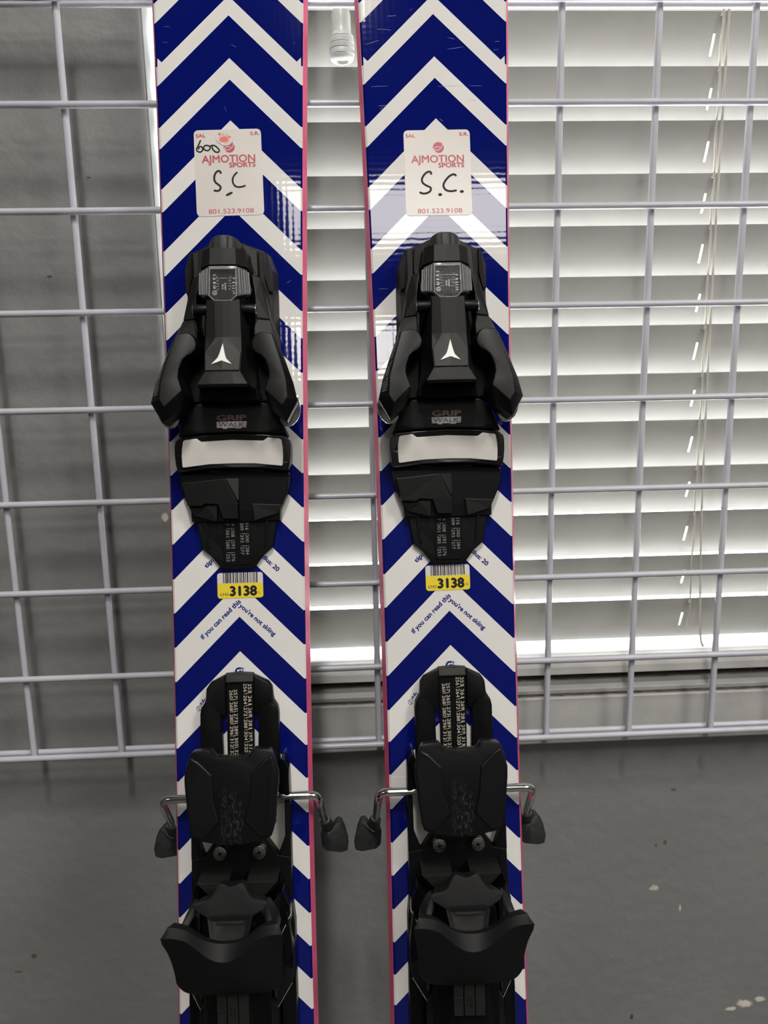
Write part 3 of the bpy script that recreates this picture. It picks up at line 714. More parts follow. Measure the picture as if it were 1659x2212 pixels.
    def wtext(bm):
        TO = [(31.6, -188.0, 44.6), (36.4, -203.5, 46.8), (40.6, -219.5, 49.4), (41.2, -232.0, 51.2)]
        RO = [(33.6, -188.6, 39.0), (40.0, -205.6, 42.0), (45.2, -221.0, 44.5), (48.0, -233.6, 46.0)]
        def pl(x, y):
            t = min(2.999, max(0, .22 + x*2.45)); i = int(t); f = t-i; sx = .22 + y*.56
            T_ = Vector(TO[i]).lerp(Vector(TO[i+1]), f); R_ = Vector(RO[i]).lerp(Vector(RO[i+1]), f); q = R_.lerp(T_, sx)
            return P3(-(q.x+.15), q.y, q.z+.15)
        text(bm, 'STRIVE THIRTEEN', (0, 0), width=1.0, height=1.0, bold=.0, place=pl)
    part('toe_wtext', 'wing_lettering', toe, wtext, m_pdim)
    def lowbar(bm):
        prism(bm, sym([(0, -222.5, 31), (19.5, -222.5, 30), (20.5, -229.5, 28), (0, -229.5, 29)]), 8, out=.8, bv=.0006)
    part('toe_lowbar', 'lower_step', toe, lowbar, m_blk)

    # ---------------- sole plate (grip panel, slider, adjuster, toe track)
    def grip(bm):
        prism(bm, sym([(0, -229.8, 17), (24, -229.8, 17), (31.5, -236.8, 16.5), (35.5, -246.5, 16), (37.8, -251.8, 15), (22, -250.4, 15.8), (0, -249.6, 16)]), .2, out=.6, bv=.0008)
    sole = part('sole_grip', 'sole_plate', root, grip, m_blk, None, 'black sole plate with the walking-sole mark')
    def gripw(bm):
        o = [(-10.7, -242.3), (10.2, -242.3), (9.7, -246.6), (6.6, -246.6), (6.2, -247.3), (2.6, -247.3), (2.2, -246.8), (-3.2, -246.8), (-3.6, -247.4), (-6.2, -247.4), (-6.8, -246.7), (-10.5, -246.7)]
        flat(bm, o, 17.0)
    part('sole_badge', 'white_badge', sole, gripw, m_badge)
    def gw(bm): text(bm, 'WALK', (-9.6, -246.0), width=18.0, height=3.0, h=17.15, bold=.0, slant=.12)
    part('sole_walk', 'badge_lettering', sole, gw, m_bk)
    def gr(bm): text(bm, 'GRIP', (-10.2, -241.6), width=20.0, height=3.7, h=17.35, bold=.05, slant=.05)
    part('sole_gripw', 'red_lettering', sole, gr, m_pred)
    def afd(bm):
        prism(bm, sym([(0, -251.3, 17.4), (21, -251.9, 17.2), (36.5, -253.2, 16.6), (39.3, -255.4, 16.2), (40.1, -259, 16), (40.1, -265, 16), (39.5, -271.4, 16), (38.4, -276.6, 15.6), (37.3, -277.2, 15.4), (17, -274.9, 16.6), (0, -274.6, 17)]), 3, out=.3, bv=.0012)
    part('sole_frame', 'slider_frame', sole, afd, m_gloss)
    def slid(bm):
        prism(bm, sym([(0, -255.2), (21.3, -256.2), (24.6, -253.9), (32.8, -254.9), (33.8, -255.8), (34.7, -261), (34.9, -266.5), (34.5, -273.2), (33.8, -273.9), (16, -271.9), (0, -271.6)]), 14, h=17.9, bv=.0003)
    part('sole_slider', 'slider_pad', sole, slid, m_pad_w, None, 'white slider pad')
    def low(bm):
        prism(bm, sym([(0, -275.5, 9.5), (38.2, -277.9, 9), (38.4, -281, 9), (37.6, -288.6, 8.6), (35.7, -294.4, 8.3), (31.3, -304, 8), (31.0, -311.4, 7.6), (13.6, -312.2, 7.5), (0, -311.9, 7.5)]), .1, out=.5, bv=.0008)
    part('sole_low', 'lower_body', sole, low, m_gloss)
    def lev(bm):
        prism(bm, [(-36.4, -284.3, 13.6), (-6.0, -281.7, 14.4), (.9, -296.8, 14.4), (2.4, -299.2, 14.4), (2.3, -310.0, 14), (-8.0, -309.6, 14), (-11.2, -299.8, 14.2), (-19.6, -299.0, 14), (-22.9, -300.9, 13.8), (-32.4, -300.1, 13.4)], 8, out=.6, bv=.0005)
    part('sole_lever', 'height_lever', sole, lev, m_blk)
    def lev2(bm): prism(bm, [(-5.6, -281.5, 13.6), (3.0, -281.4, 9.9), (2.9, -297.5, 12.0), (1.1, -296.6, 13.8)], 8, bv=.0003)
    part('sole_lever2', 'lever_bevel', sole, lev2, m_blk2)
    def blk(bm):
        prism(bm, [(-31.2, -301.6, 11), (-23.1, -302.0, 12), (-19.3, -300.2, 12), (-12.2, -300.4, 12), (-12.8, -311.4, 11.4), (-16, -311, 11), (-28.8, -307.5, 10)], 5, out=.5, bv=.0006)
    part('sole_blk', 'corner_block', sole, blk, m_blk2)
    def blk2(bm): prism(bm, [(11.9, -299.4, 11.6), (32.2, -300.4, 10.5), (29.3, -306.9, 10), (13.4, -311.5, 11.2)], 5, out=.5, bv=.0006)
    part('sole_blk2', 'corner_block', sole, blk2, m_blk2)
    def tail(bm):
        prism(bm, sym([(0, -311.5, 4.6), (27.8, -311.8, 5.5), (27.0, -318, 5.2), (24.9, -330.3, 4.6), (18.2, -336.0, 4.2), (12.4, -343.7, 3.4), (10.4, -345.2, 3.2), (0, -345.2, 3.2)]), .1, out=.4, bv=.0008)
    part('sole_tail', 'toe_track', sole, tail, m_blk)
    def tail_c(bm): prism(bm, sym([(0, -311.8, 5.6), (10.0, -311.8, 5.6), (9.8, -341.0, 4.2), (8.2, -342.6, 4.1), (0, -342.6, 4.1)]), 1, bv=.0004)
    part('sole_tailc', 'number_strip', sole, tail_c, m_deep)
    for sg in (1, -1):
        def rib(bm, sg=sg):
            p = [(20.6, -312, 7), (22.6, -312, 7), (20.6, -329, 5.8), (18.8, -331, 5.6)]
            prism(bm, p if sg > 0 else mir(p), 2, bv=.0004)
        part('sole_rib%d' % sg, 'track_rib', sole, rib, m_blk)
    def nums(bm):
        hh = lambda v: 5.6 + (v+311.8)*.048 + .1
        pl = lambda u, v: P3(u, v, hh(v))
        A = -math.pi/2
        def colm(items, u, wd=5.4):
            for s, v in items: text(bm, s, (u, v), width=wd if len(s) == 3 else wd/3, height=2.35, ang=A, bold=0.0, place=pl)
        colm([('7', -312.8), ('301', -317.2), ('285', -325.6), ('253', -334.4)], -7.6); colm([('4', -312.8), ('308', -317.2), ('292', -325.6), ('276', -334.4)], -3.9)
        colm([('309', -312.6), ('293', -321.2), ('277', -329.8)], 2.5); colm([('316', -312.4), ('300', -321.2), ('284', -329.8)], 6.1)
        for v in (-316.5, -325.0, -333.6): ribbon(bm, [(-7.3, v), (-4.9, v), (-1.6, v)], .4, 0, hh=lambda u, v_: hh(v_))
        for v in (-320.4, -329.0): ribbon(bm, [(2.9, v), (5.0, v), (8.6, v)], .4, 0, hh=lambda u, v_: hh(v_))
    part('sole_nums', 'size_numbers', sole, nums, m_pgrey, None, 'pale boot size numbers')

    # ---------------- heel track
    def bridge(bm):
        for sg in (1, -1):
            p = [(9.9, -419.6, 7), (20.3, -424.9, 7), (22.8, -428.6, 7.2), (23.5, -437.0, 7.6), (26.6, -441.8, 8.5), (27.0, -447.8, 9), (10.0, -447.8, 5)]
            prism(bm, p if sg > 0 else mir(p), .1, out=.4, bv=.0012)
    ht = part('heel_bridge', 'heel_track', root, bridge, m_blk, 60, 'black heel track with printed boot sizes')
    def nose(bm): prism(bm, sym([(0, -418.2, 4.5), (9.8, -418.9, 4.5), (9.7, -424.8, 6.4), (0, -424.8, 6.6)]), .1, out=.3, bv=.0007)
    part('heel_nose', 'track_nose', ht, nose, m_gry)
    for sg in (1, -1):
        def rail(bm, sg=sg):
            p = [(13.2, -447.0, 7), (16.0, -440.5, 9.6), (22.5, -438.5, 10.5), (26.6, -442.5, 9.5), (27.3, -446, 9), (27.4, -500, 9), (14, -500, 8), (12.4, -474, 7.4)]
            prism(bm, p if sg > 0 else mir(p), .1, out=.4, bv=.0014)
        part('heel_rail%d' % sg, 'track_rail', ht, rail, m_blk, 60)
    def bar(bm): prism(bm, sym([(0, -425.0, 4.4), (9.5, -425.0, 4.4), (9.2, -505, 4.4), (0, -505, 4.4)]), .1, bv=.0003)
    part('heel_bar', 'number_strip', ht, bar, m_deep)
    def hnums(bm):
        A = -math.pi/2; P_ = 8.45
        def colm(lst, u, v0):
            for k, s in enumerate(lst): text(bm, s, (u, v0-k*P_), width=6.1 if len(s) == 3 else 4.0, height=2.4, ang=A, bold=0, h=4.5)
        colm(['260', '268', '280', '296', '312', '32'], -7.3, -430.4); colm(['257', '265', '273', '289', '305', '32'], -4.2, -430.0)
        colm(['256', '264', '272', '288', '304', '320'], 2.6, -425.9); colm(['253', '261', '269', '281', '297', '313'], 5.8, -426.2)
        for k in range(6):
            v = -432.9-k*P_; ribbon(bm, [(2.7, v-.6), (5.5, v), (8.4, v+.6)][::-1], .42, 4.52)
        for k in range(5):
            v = -437.3-k*P_; ribbon(bm, [(-7.2, v), (-4.4, v+.1), (-1.6, v+.7)], .42, 4.52)
    part('heel_nums', 'size_numbers', ht, hnums, m_pwarm, None, 'cream boot size numbers')

    # ---------------- brake
    def padb(bm):
        o = sym([(0, -466.4, 43.2), (10.4, -466.0, 43.2), (12.2, -464.2, 43.4), (13.8, -461.6, 43.6), (16, -461.0, 43.6), (25.2, -462.0, 43.6), (26.6, -463.2, 43.6), (29.3, -471.0, 44), (30.8, -478.0, 44.6), (30.6, -484, 45), (29.0, -498.6, 46.3), (27.2, -512.6, 47.4), (25.6, -516.8, 47.5), (21.4, -518.9, 47.2), (8.3, -521.8, 46.4), (0, -522.3, 46.2)])
        prism(bm, o, 34, out=-.6, bv=.0011)
    pad = part('brake_pad', 'brake_pedal', root, padb, m_pad, 50, 'black rubber brake pedal scuffed grey in the middle')
    for sg in (1, -1):
        def panel(bm, sg=sg):
            p = [(21.4, -468.4, 44.8), (26.2, -465.4, 44.9), (28.6, -472.0, 45.2), (29.8, -478.4, 45.8), (28.2, -498.0, 47.5), (26.3, -511.8, 48.6), (24.6, -515.8, 48.7), (18.4, -517.8, 48.2), (8.2, -506.5, 47.2), (11.4, -494.5, 46.4), (12.8, -477.0, 45.2)]
            prism(bm, p if sg > 0 else mir(p), 42, out=.8, bv=.0010)
        part('brake_panel%d' % sg, 'pedal_panel', pad, panel, m_pad)
        def arm(bm, sg=sg):
            pts = smoothline([(12, -503, 12), (40, -503, 12), (51.5, -503, 12), (54.6, -507, 9), (55.2, -520, -7), (56, -531, -21), (58, -541, -33)], 3)
            tube(bm, [P3(sg*a, b, c) for a, b, c in pts], .0029, 14)
        ba = part('brake_arm%d' % sg, 'brake_arm', pad, arm, m_chrome, 60, 'bent chrome brake wire')
        def tip(bm, sg=sg):
            p = [(52.0, -548.5, -36), (54.4, -545.2, -33), (58.5, -546.0, -32), (61.6, -544.0, -33), (64.4, -540.2, -34), (68.4, -540.9, -35), (71.4, -547.5, -36), (73.4, -556.5, -37), (72.6, -563, -38), (67.5, -564.4, -38), (56.5, -562.8, -38), (53.0, -559.5, -38)]
            prism(bm, [(sg*a, b, c) for a, b, c in (p if sg > 0 else p[::-1])], -51, out=-1.0, bv=.0013)
        part('brake_tip%d' % sg, 'brake_tip', pad, tip, m_tip, 50, 'worn dark plastic brake tip')
        def tipn(bm, sg=sg):
            tube(bm, [P3(sg*56.2, -533.5, -24), P3(sg*57.6, -540.5, -33), P3(sg*59.5, -549, -42)], [.0038, .0046, .0052], 12)
        part('brake_sleeve%d' % sg, 'tip_sleeve', pad, tipn, m_tip, 50)
        def brk(bm, sg=sg):
            p = [(29.0, -476.2, 15), (31.6, -477.0, 16), (34.0, -482.4, 16.5), (34.6, -501.5, 15), (31.5, -504.5, 14), (27.0, -505, 14), (27.6, -484, 14)]
            prism(bm, p if sg > 0 else mir(p), .2, out=.3, bv=.0009)
        part('brake_bracket%d' % sg, 'brake_bracket', pad, brk, m_gloss, 50)
    def stem(bm): prism(bm, sym([(0, -478, 36), (11, -478, 36), (15, -512, 36), (0, -512, 36)]), 4.6, bv=.001)
    part('brake_stem', 'pedal_stem', pad, stem, m_deep)

    # ---------------- heel piece
    def hbase(bm):
        prism(bm, sym([(0, -518, 9), (10, -524, 10), (18.0, -533.6, 11), (25.2, -543.9, 11), (34.4, -545.5, 11), (34.8, -580, 11), (36.2, -592, 11), (36.6, -668, 11), (35.6, -700, 11), (0, -700, 11)]), .1, out=.3, bv=.0008)
    heel = part('heel_base', 'heel_piece', root, hbase, m_blk, None, 'black heel piece with its cup standing open')
    for sg in (1, -1):
        def rl(bm, sg=sg):
            p = [(30.6, -503, 11), (34.4, -503, 11), (34.6, -546, 11), (25.6, -544.4, 11), (30.4, -531.5, 11)]
            prism(bm, p if sg > 0 else mir(p), .1, bv=.0008)
        part('heel_rl%d' % sg, 'base_rail', heel, rl, m_blk)
        def ins(bm, sg=sg):
            p = [(18.0, -533.8, 3), (24.0, -524, 3), (24.5, -503, 3), (31.0, -503, 3), (31.0, -532, 3), (25.6, -545, 3)]
            prism(bm, p if sg > 0 else mir(p), .02, bv=0)
        part('heel_ins%d' % sg, 'white_insert', heel, ins, m_pad_w, None, 'white insert showing in the cut-out')
        def scr(bm, sg=sg): cyl(bm, (sg*13.4, -539.0, 8), (sg*13.4, -539.0, 18.4), [5.0, 4.6], 28, .0007)
        part('heel_screw%d' % sg, 'mounting_screw', heel, scr, m_screw, 40, 'metal mounting screw')
        def scrx(bm, sg=sg):
            c = (sg*13.4, -539.0)
            o = []
            for k in range(16):
                a = k*math.pi/8 + .3; r = 2.6 if k % 4 == 0 else (.75 if k % 4 == 2 else 1.0); o.append((c[0]+r*math.cos(a), c[1]+r*math.sin(a), 18.5))
            prism(bm, o, 16, bv=0)
            for k in range(10):
                a = k*math.pi/5; p = [(c[0]+math.cos(a+s)*r, c[1]+math.sin(a+s)*r, 18.46) for r, s in ((3.1, -.06), (4.0, -.06), (4.0, .06), (3.1, .06))]; prism(bm, p, 17.6, bv=0)
        part('heel_scrx%d' % sg, 'screw_recess', heel, scrx, m_deep)
        def shelf(bm, sg=sg):
            p = [(6.0, -553.4, 30), (27.0, -553.2, 31), (18.5, -563.0, 29), (8, -563.4, 29)]
            prism(bm, p if sg > 0 else mir(p), 9, bottom=[(q[0], q[1]+1.5) for q in (p if sg > 0 else mir(p))], bv=.0005)
        part('heel_shelf%d' % sg, 'sloped_shelf', heel, shelf, m_gry)
        def sidep(bm, sg=sg):
            p = [(24.0, -566, 34), (30.0, -560, 30), (34.2, -574, 24), (34.6, -583, 22), (33.6, -591, 22), (35.8, -604, 22), (36.0, -614, 22), (33.0, -624, 22), (27.0, -634.0, 26), (24, -628, 34), (23.5, -595, 36)]
            prism(bm, p if sg > 0 else mir(p), 9, out=.4, bv=.0008)
        part('heel_side%d' % sg, 'side_plate', heel, sidep, m_gloss)
        def sidew(bm, sg=sg):
            p = [(27.4, -590.5, 29), (33.0, -578.5, 28), (34.8, -591, 27), (35.6, -604, 26), (28.0, -618.0, 28)]
            prism(bm, p if sg > 0 else mir(p), 20, bv=.0004)
        part('heel_win%d' % sg, 'side_recess', heel, sidew, m_deep)
        def glint(bm, sg=sg):  # thin bright bars stand in for highlights along the diagonal bracket edges
            for a, b, r in (((35.2, -577.5, 24.5), (28.0, -590.2, 31.5), .0003), ((34.8, -625.0, 23.5), (25.8, -637.0, 30.0), .0002)):
                tube(bm, [P3(sg*a[0], a[1], a[2]), P3(sg*b[0], b[1], b[2])], r, 8)
        part('heel_glint%d' % sg, 'highlight_bar', heel, glint, m_screw, 50)
        def strap(bm, sg=sg):
            p = [(25.5, -610, 30), (29.0, -608, 29), (36.0, -618.5, 22), (34.8, -625.0, 22), (25.0, -637.0, 30), (24, -626, 32)]
            prism(bm, p if sg > 0 else mir(p), 10, out=.3, bv=.0007)
        part('heel_strap%d' % sg, 'lower_strap', heel, strap, m_blk2)
        def tw(bm, sg=sg):
            p = [(12.8, -634.0, 38), (15.5, -629.5, 39), (19.0, -628.2, 39), (23.0, -630.5, 37), (25.8, -636.5, 34), (26.6, -690, 34), (12.6, -690, 38)]
            prism(bm, p if sg > 0 else mir(p), 9, out=.3, bv=.0012)
        part('heel_tw%d' % sg, 'side_tower', heel, tw, m_blk2, 50)
        def ext(bm, sg=sg):
            p = [(33.0, -604, 14), (36.2, -612, 15), (36.8, -640, 15), (36.4, -690, 15), (28.0, -690, 22), (28.0, -640, 22)]
            prism(bm, p if sg > 0 else mir(p), .3, bv=.0012)
        part('heel_ext%d' % sg, 'outer_rail', heel, ext, m_blk, 50)
    def core(bm):
        loft(bm, [(-564, [(0, 34), (10, 34), (17, 30), (18, 9)]), (-575, [(0, 44), (14, 43), (22, 36), (24, 9)]), (-600, [(0, 50), (12, 49), (22, 40), (24, 9)]), (-700, [(0, 50), (12, 48), (22, 36), (24, 9)])], bv=.0008)
    part('heel_core', 'spring_housing', heel, core, m_deep)
    def tower(bm):
        for u0, u1 in ((-10.0, -3.9), (-3.3, 3.3), (3.9, 10.0)):
            prism(bm, [(u0, -602, 56), (u1, -602, 56), (u1, -633, 54.5), (u0, -633, 54.5)], 44, bv=.0004)
    part('heel_tower', 'scale_plate', heel, tower, m_gry)
    def tower_p(bm):
        pl = lambda u, v: P3(u, v, 56.1-(-602-v)*.048)
        text(bm, 'SC067', (.4, -620.5), width=8, height=1.5, ang=-math.pi/2, bold=0, place=pl); text(bm, '0016', (-1.8, -620.5), width=6, height=1.5, ang=-math.pi/2, bold=0, place=pl)
        for c in ((-7.2, -618.0), (-7.0, -623.0)): ribbon(bm, [(c[0]+1.6*math.cos(a*math.pi/8), c[1]+1.6*math.sin(a*math.pi/8)) for a in range(17)], .3, 0, hh=lambda u, v: 56.12-(-602-v)*.048)
        for k in range(5): ribbon(bm, [(-3.9, -619-k*2.6), (-5.4, -620.6-k*2.6)], .3, 0, hh=lambda u, v: 56.12-(-602-v)*.048)
    part('heel_tower_p', 'scale_print', heel, tower_p, m_deep)
    def tread(bm):
        prism(bm, sym([(0, -545.0, 54.5), (2.6, -544.4, 54.4), (5.2, -543.1, 54.2), (7.4, -543.0, 54.2), (9.2, -545.2, 54.6), (11.4, -549.6, 55.6), (14.0, -552.0, 56.4), (21.3, -552.9, 57.4), (22.6, -553.6, 57.6), (24.4, -556.2, 58.4), (14.2, -561.8, 60), (11.2, -561.0, 59), (0, -561.4, 58.6)]), 40, bottom=sym([(0, -547, 42), (2.6, -546.6, 42), (5.2, -546, 42), (7.0, -546, 42), (8.4, -548, 42), (10.6, -551, 42), (13, -554, 42), (19, -556, 42), (20, -557, 42), (21, -559, 42), (13, -565, 42), (10, -565, 42), (0, -565, 42)]), bv=.0010)
    tr = part('heel_tread', 'step_in_spur', root, tread, m_cup, 50, 'wavy-edged step-in spur above the heel cup')
    def tread2(bm):
        prism(bm, sym([(0, -561.2, 58.8), (11.4, -560.8, 59.2), (14.2, -562.0, 60.0), (12.8, -568, 62.6), (11.8, -572.6, 65.0), (9.6, -575.0, 66), (0, -577.2, 66.6)]), 44, inset=(2.9, -1.6), bv=.0006)
    part('heel_tread2', 'spur_frame', tr, tread2, m_cup, 50)
    def tread3(bm):
        prism(bm, sym([(0, -564.4, 60.0), (8.6, -564.2, 60.0), (8.4, -566.6, 60.3), (0, -566.8, 60.3)]), 56, bv=.0006)
    part('heel_tread3', 'spur_bar', tr, tread3, m_gry, 50)
    for sg in (1, -1):
        def hinge(bm, sg=sg):
            p = [(22.4, -554.5, 59), (25.0, -556.4, 60), (29.5, -563.5, 74), (31.0, -570, 76), (28.0, -571, 76), (25.4, -564.5, 72), (21.6, -559.5, 62)]
            prism(bm, p if sg > 0 else mir(p), 48, bv=.0007)
        part('heel_hinge%d' % sg, 'hinge_arm', tr, hinge, m_blk2, 50)
    def cup(bm):
        r0 = [(33.2, -554.6, 84), (27.0, -555.4, 83.6), (20.8, -557.6, 83), (13.8, -564.4, 80.6), (7.0, -567.6, 79.2), (0, -568.4, 78.8)]
        r1 = [(36.4, -559.2, 88), (29.5, -558.8, 88.5), (21.2, -561.4, 87.2), (14.6, -568.4, 86.2), (7.4, -574.4, 85.6), (0, -576.6, 85.2)]
        r2 = [(36.8, -563.4, 86), (32.0, -571.0, 79), (27, -576, 79), (18, -581, 79.5), (9, -584.4, 80), (0, -586.0, 80)]
        r3 = [(33.8, -577.0, 74), (33.4, -588.0, 69.5), (29.5, -595, 69), (19, -598, 69), (9.5, -599.5, 69.5), (0, -600.0, 69.8)]
        r4 = [(32.8, -599.0, 65), (30.0, -605.8, 62), (24.5, -608.6, 60.5), (17, -609.8, 59.6), (8.5, -610.5, 59.2), (0, -610.7, 59)]
        r5 = [(29, -597, 50), (27.0, -602, 48), (22, -605, 47), (16, -606.5, 46), (8, -607, 46), (0, -607, 46)]
        r6 = [(30.5, -562, 66), (26, -568, 62), (21, -574, 60), (14, -582, 57), (7, -586, 56), (0, -587, 56)]
        r7 = [(31.0, -555.6, 74), (26.5, -556.4, 73), (20.4, -559, 72), (13.8, -566, 70), (7, -569.2, 69), (0, -570.0, 68.6)]
        R = []
        for r in (r0, r1, r2, r3, r4, r5, r6, r7):
            full = list(r) + [(-p[0], p[1], p[2]) for p in reversed(r[:-1])]
            R.append([bm.verts.new(P3(*p)) for p in full])
        n = len(R[0]); m_ = len(R)
        for i in range(m_):
            a, b = R[i], R[(i+1) % m_]
            for k in range(n-1): bm.faces.new((a[k], a[k+1], b[k+1], b[k]))
        bm.faces.new([R[i][0] for i in range(m_)]); bm.faces.new([R[i][-1] for i in reversed(range(m_))])
        cre = bm.edges.layers.float.new('crease_edge')
        for i in (0, 1, 4):
            for k in range(n-1):
                e = bm.edges.get((R[i][k], R[i][k+1]))
                if e: e[cre] = 1.0
        for k in (0, n-1):
            for i in range(m_):
                e = bm.edges.get((R[i][k], R[(i+1) % m_][k]))
                if e: e[cre] = .85
    cu = part('heel_cup', 'heel_cup', root, cup, m_cup, 32, 'black U-shaped heel cup with two ears')
    sb = cu.modifiers.new('smooth', 'SUBSURF'); sb.levels = 2; sb.render_levels = 2
    for sg in (1, -1):
        def scratch(bm, sg=sg):
            if sg < 0: ribbon(bm, [(0, 0), (1, 0)], .1, 0); bm.clear()
            pts = [(29.6, -571.0, 81.6), (28.0, -574.5, 81.4), (26.4, -578.0, 80.6)]
            tube(bm, [P3(sg*a, b, c+.4) for a, b, c in pts], .0002, 5)
        if (side == 'R') == (sg > 0): pass
    # ---------------- rental labels
    LS = 'L' if side == 'L' else 'R'
    c = (-1.7, -60.5, math.radians(1.3)) if side == 'L' else (.4, -62.4, math.radians(.35))
    ca, sa = math.cos(c[2]), math.sin(c[2])
    def at(x, y): return (c[0]+x*ca-y*sa, c[1]+x*sa+y*ca)
    def pl(h): return lambda x, y: P3(*at(x, y), h)
    def poly(bm, pts, h): bm.faces.new([bm.verts.new(P3(*at(*p), h)) for p in pts])
    def rib(bm, pts, wd, h, sm=2): ribbon(bm, [at(*p) for p in smoothline(pts, sm)], wd, h)
    def stk(bm):
        o = rrect(0, 0, 48.2, 62.5, 3.2); prism(bm, [at(*p) for p in o], .02, h=.28, bv=0)
    st = part('sticker'+LS, 'rental_sticker', root, stk, m_stk, None, 'white shop sticker marked 600 and S.C with a crab' if side == 'L' else 'white shop sticker marked S.C. only')
    def stx(bm):
        h = pl(.34)
        text(bm, 'AJMOTION', (-18.9, 7.4), width=38.0, height=5.3, bold=.022, place=h); text(bm, 'SPORTS', (.6, 3.7), width=18.6, height=3.3, bold=.04, place=h)
    part('stk_text'+LS, 'shop_name', st, stx, m_maroon, None, 'maroon shop name')
    for k_, (t_, p_, w_, b_) in enumerate((('SAL', (-22.6, 26.0), 6.8, .03), ('S.R.', (16.4, 26.7), 6.6, .03), ('801.523.9108', (-15.6, -29.6), 32.2, .0))):
        def stx(bm, t_=t_, p_=p_, w_=w_, b_=b_): text(bm, t_, p_, width=w_, height=3.4 if k_ == 2 else 2.4, bold=b_, place=pl(.34))
        part('stk_t%d' % k_+LS, 'phone_number' if k_ == 2 else 'corner_letters', st, stx, m_maroon)
    def stx(bm):
        poly(bm, [(.9+4.0*math.cos(a*math.pi/16), 18.3+4.0*math.sin(a*math.pi/16)) for a in range(32)], .33)
    part('stk_disc'+LS, 'ball_emblem', st, stx, m_maroon)
    def stb(bm):
        rib(bm, [(-2.6, 17.0), (-.6, 16.2), (1.8, 16.8), (3.6, 19.0), (4.2, 21.0)], .5, .37); rib(bm, [(-2.6, 17.0), (-2.0, 18.6), (.4, 18.8), (2.2, 18.4)], .5, .37); rib(bm, [(-2.6, 16.9), (-1.6, 15.2), (.2, 14.2)], .4, .37)
    part('stk_ball'+LS, 'emblem_lines', st, stb, m_stk)
    def hand(bm):
        if side == 'L':
            O = (1.7, 60.5)
            def w_(pts, wd, sm=2): rib(bm, [(a+O[0], b+O[1]) for a, b in pts], wd, .36, sm)
            w_([(-20.9, -36.3), (-22.6, -40.0), (-24.4, -43.2), (-23.4, -44.8), (-21.2, -45.3), (-19.4, -43.4), (-20.4, -41.0), (-22.2, -41.2), (-22.8, -43.2)], 1.1)
            w_([(-19.6, -42.6), (-18.2, -40.4), (-16.0, -40.3), (-13.8, -42.0), (-15.8, -44.4), (-18.2, -43.9), (-19.2, -42.4)], 1.1)
            w_([(-14.4, -41.0), (-12.2, -40.2), (-9.6, -41.6), (-7.6, -44.4), (-8.6, -45.8), (-11.2, -45.2), (-13.0, -42.6), (-13.0, -40.6)], 1.1)
            w_([(-7.4, -61.3), (-8.0, -59.2), (-9.8, -59.2), (-11.6, -60.9), (-12.6, -64.3), (-11.9, -67.4), (-8.9, -69.5), (-7.7, -71.4), (-9.4, -73.9), (-13.2, -73.2)], 1.5)
            w_([(4.4, -60.4), (2.0, -62.5), (.6, -65.4), (.9, -68.8), (2.8, -70.9), (5.7, -71.5), (9.9, -70.4)], 1.3)
            w_([(-4.5, -77.2), (-2.0, -76.0), (.3, -75.0)], 1.7, 1)
        else:
            q = lambda px, py: ((px-300)/985*48.2-24.1, 31.3-(py-215)/1280*62.6)
            rib(bm, [q(*p) for p in ((690, 885), (690, 845), (650, 835), (590, 875), (545, 950), (560, 1010), (620, 1050), (690, 1080), (665, 1145), (570, 1172), (508, 1142))], 1.5, .36)
            rib(bm, [q(*p) for p in ((1062, 915), (1040, 880), (970, 900), (900, 970), (858, 1050), (895, 1120), (970, 1142), (1065, 1125))], 1.5, .36)
            for p in ((815, 1185), (1138, 1145)):
                x, y = q(*p); poly(bm, [(x+1.5*math.cos(a*math.pi/6), y+1.1*math.sin(a*math.pi/6)) for a in range(12)], .36)
    part('stk_hand'+LS, 'handwriting', st, hand, m_mark, None, 'black marker handwriting')
    if side == 'L':
        O = (1.7, 60.5)
        def crabp(bm):
            o = [(-10.2, -33.5), (-9.3, -31.2), (-6.8, -30.2), (-3.4, -30.4), (-.6, -31.4), (1.8, -33.6), (2.6, -36.2), (1.7, -38.7), (-.2, -40.6), (-3.0, -41.3), (-6.0, -40.4), (-8.8, -38.4), (-10.2, -36.2)]
            prism(bm, [at(a+O[0], b+O[1]) for a, b in o], .3, h=.62, bv=.0001)
        part('crab_paper', 'crab_sticker', st, crabp, m_stk, None, 'small white sticker cut round a red crab')
        def crab(bm):
            def el(cx, cy, rx, ry, h, n=18): poly(bm, [(cx+O[0]+rx*math.cos(a*2*math.pi/n), cy+O[1]+ry*math.sin(a*2*math.pi/n)) for a in range(n)], h)
            el(-4.2, -36.6, 3.2, 2.1, .66)
            el(-7.4, -32.6, 1.0, .9, .66); el(-.2, -35.0, .9, 1.0, .66)
            for (a, b) in (((-7.3, -33.2), (-6.6, -35.4)), ((-.5, -35.6), (-1.8, -36.2))): rib(bm, [(a[0]+O[0], a[1]+O[1]), (b[0]+O[0], b[1]+O[1])], .6, .655, 0)
            for a, b in (((-6.6, -36.6), (-8.0, -36.0)), ((-6.6, -37.4), (-8.0, -37.6)), ((-6.0, -38.0), (-7.2, -39.0)), ((-1.8, -38.0), (-.8, -38.6)), ((-2.4, -38.4), (-1.8, -39.8)), ((-3.2, -38.6), (-3.0, -40.0)), ((-1.4, -37.2), (-.2, -37.6))):
                rib(bm, [(a[0]+O[0], a[1]+O[1]), (b[0]+O[0], b[1]+O[1])], .5, .655, 0)
        part('crab', 'crab_print', st, crab, m_crab)
        def eyes(bm):
            for cx, cy in ((-5.2, -33.0), (-2.2, -33.7)): poly(bm, [(cx+O[0]+1.05*math.cos(a*math.pi/9), cy+O[1]+1.05*math.sin(a*math.pi/9)) for a in range(18)], .70)
        part('crab_eyes', 'crab_eyes', st, eyes, m_print)
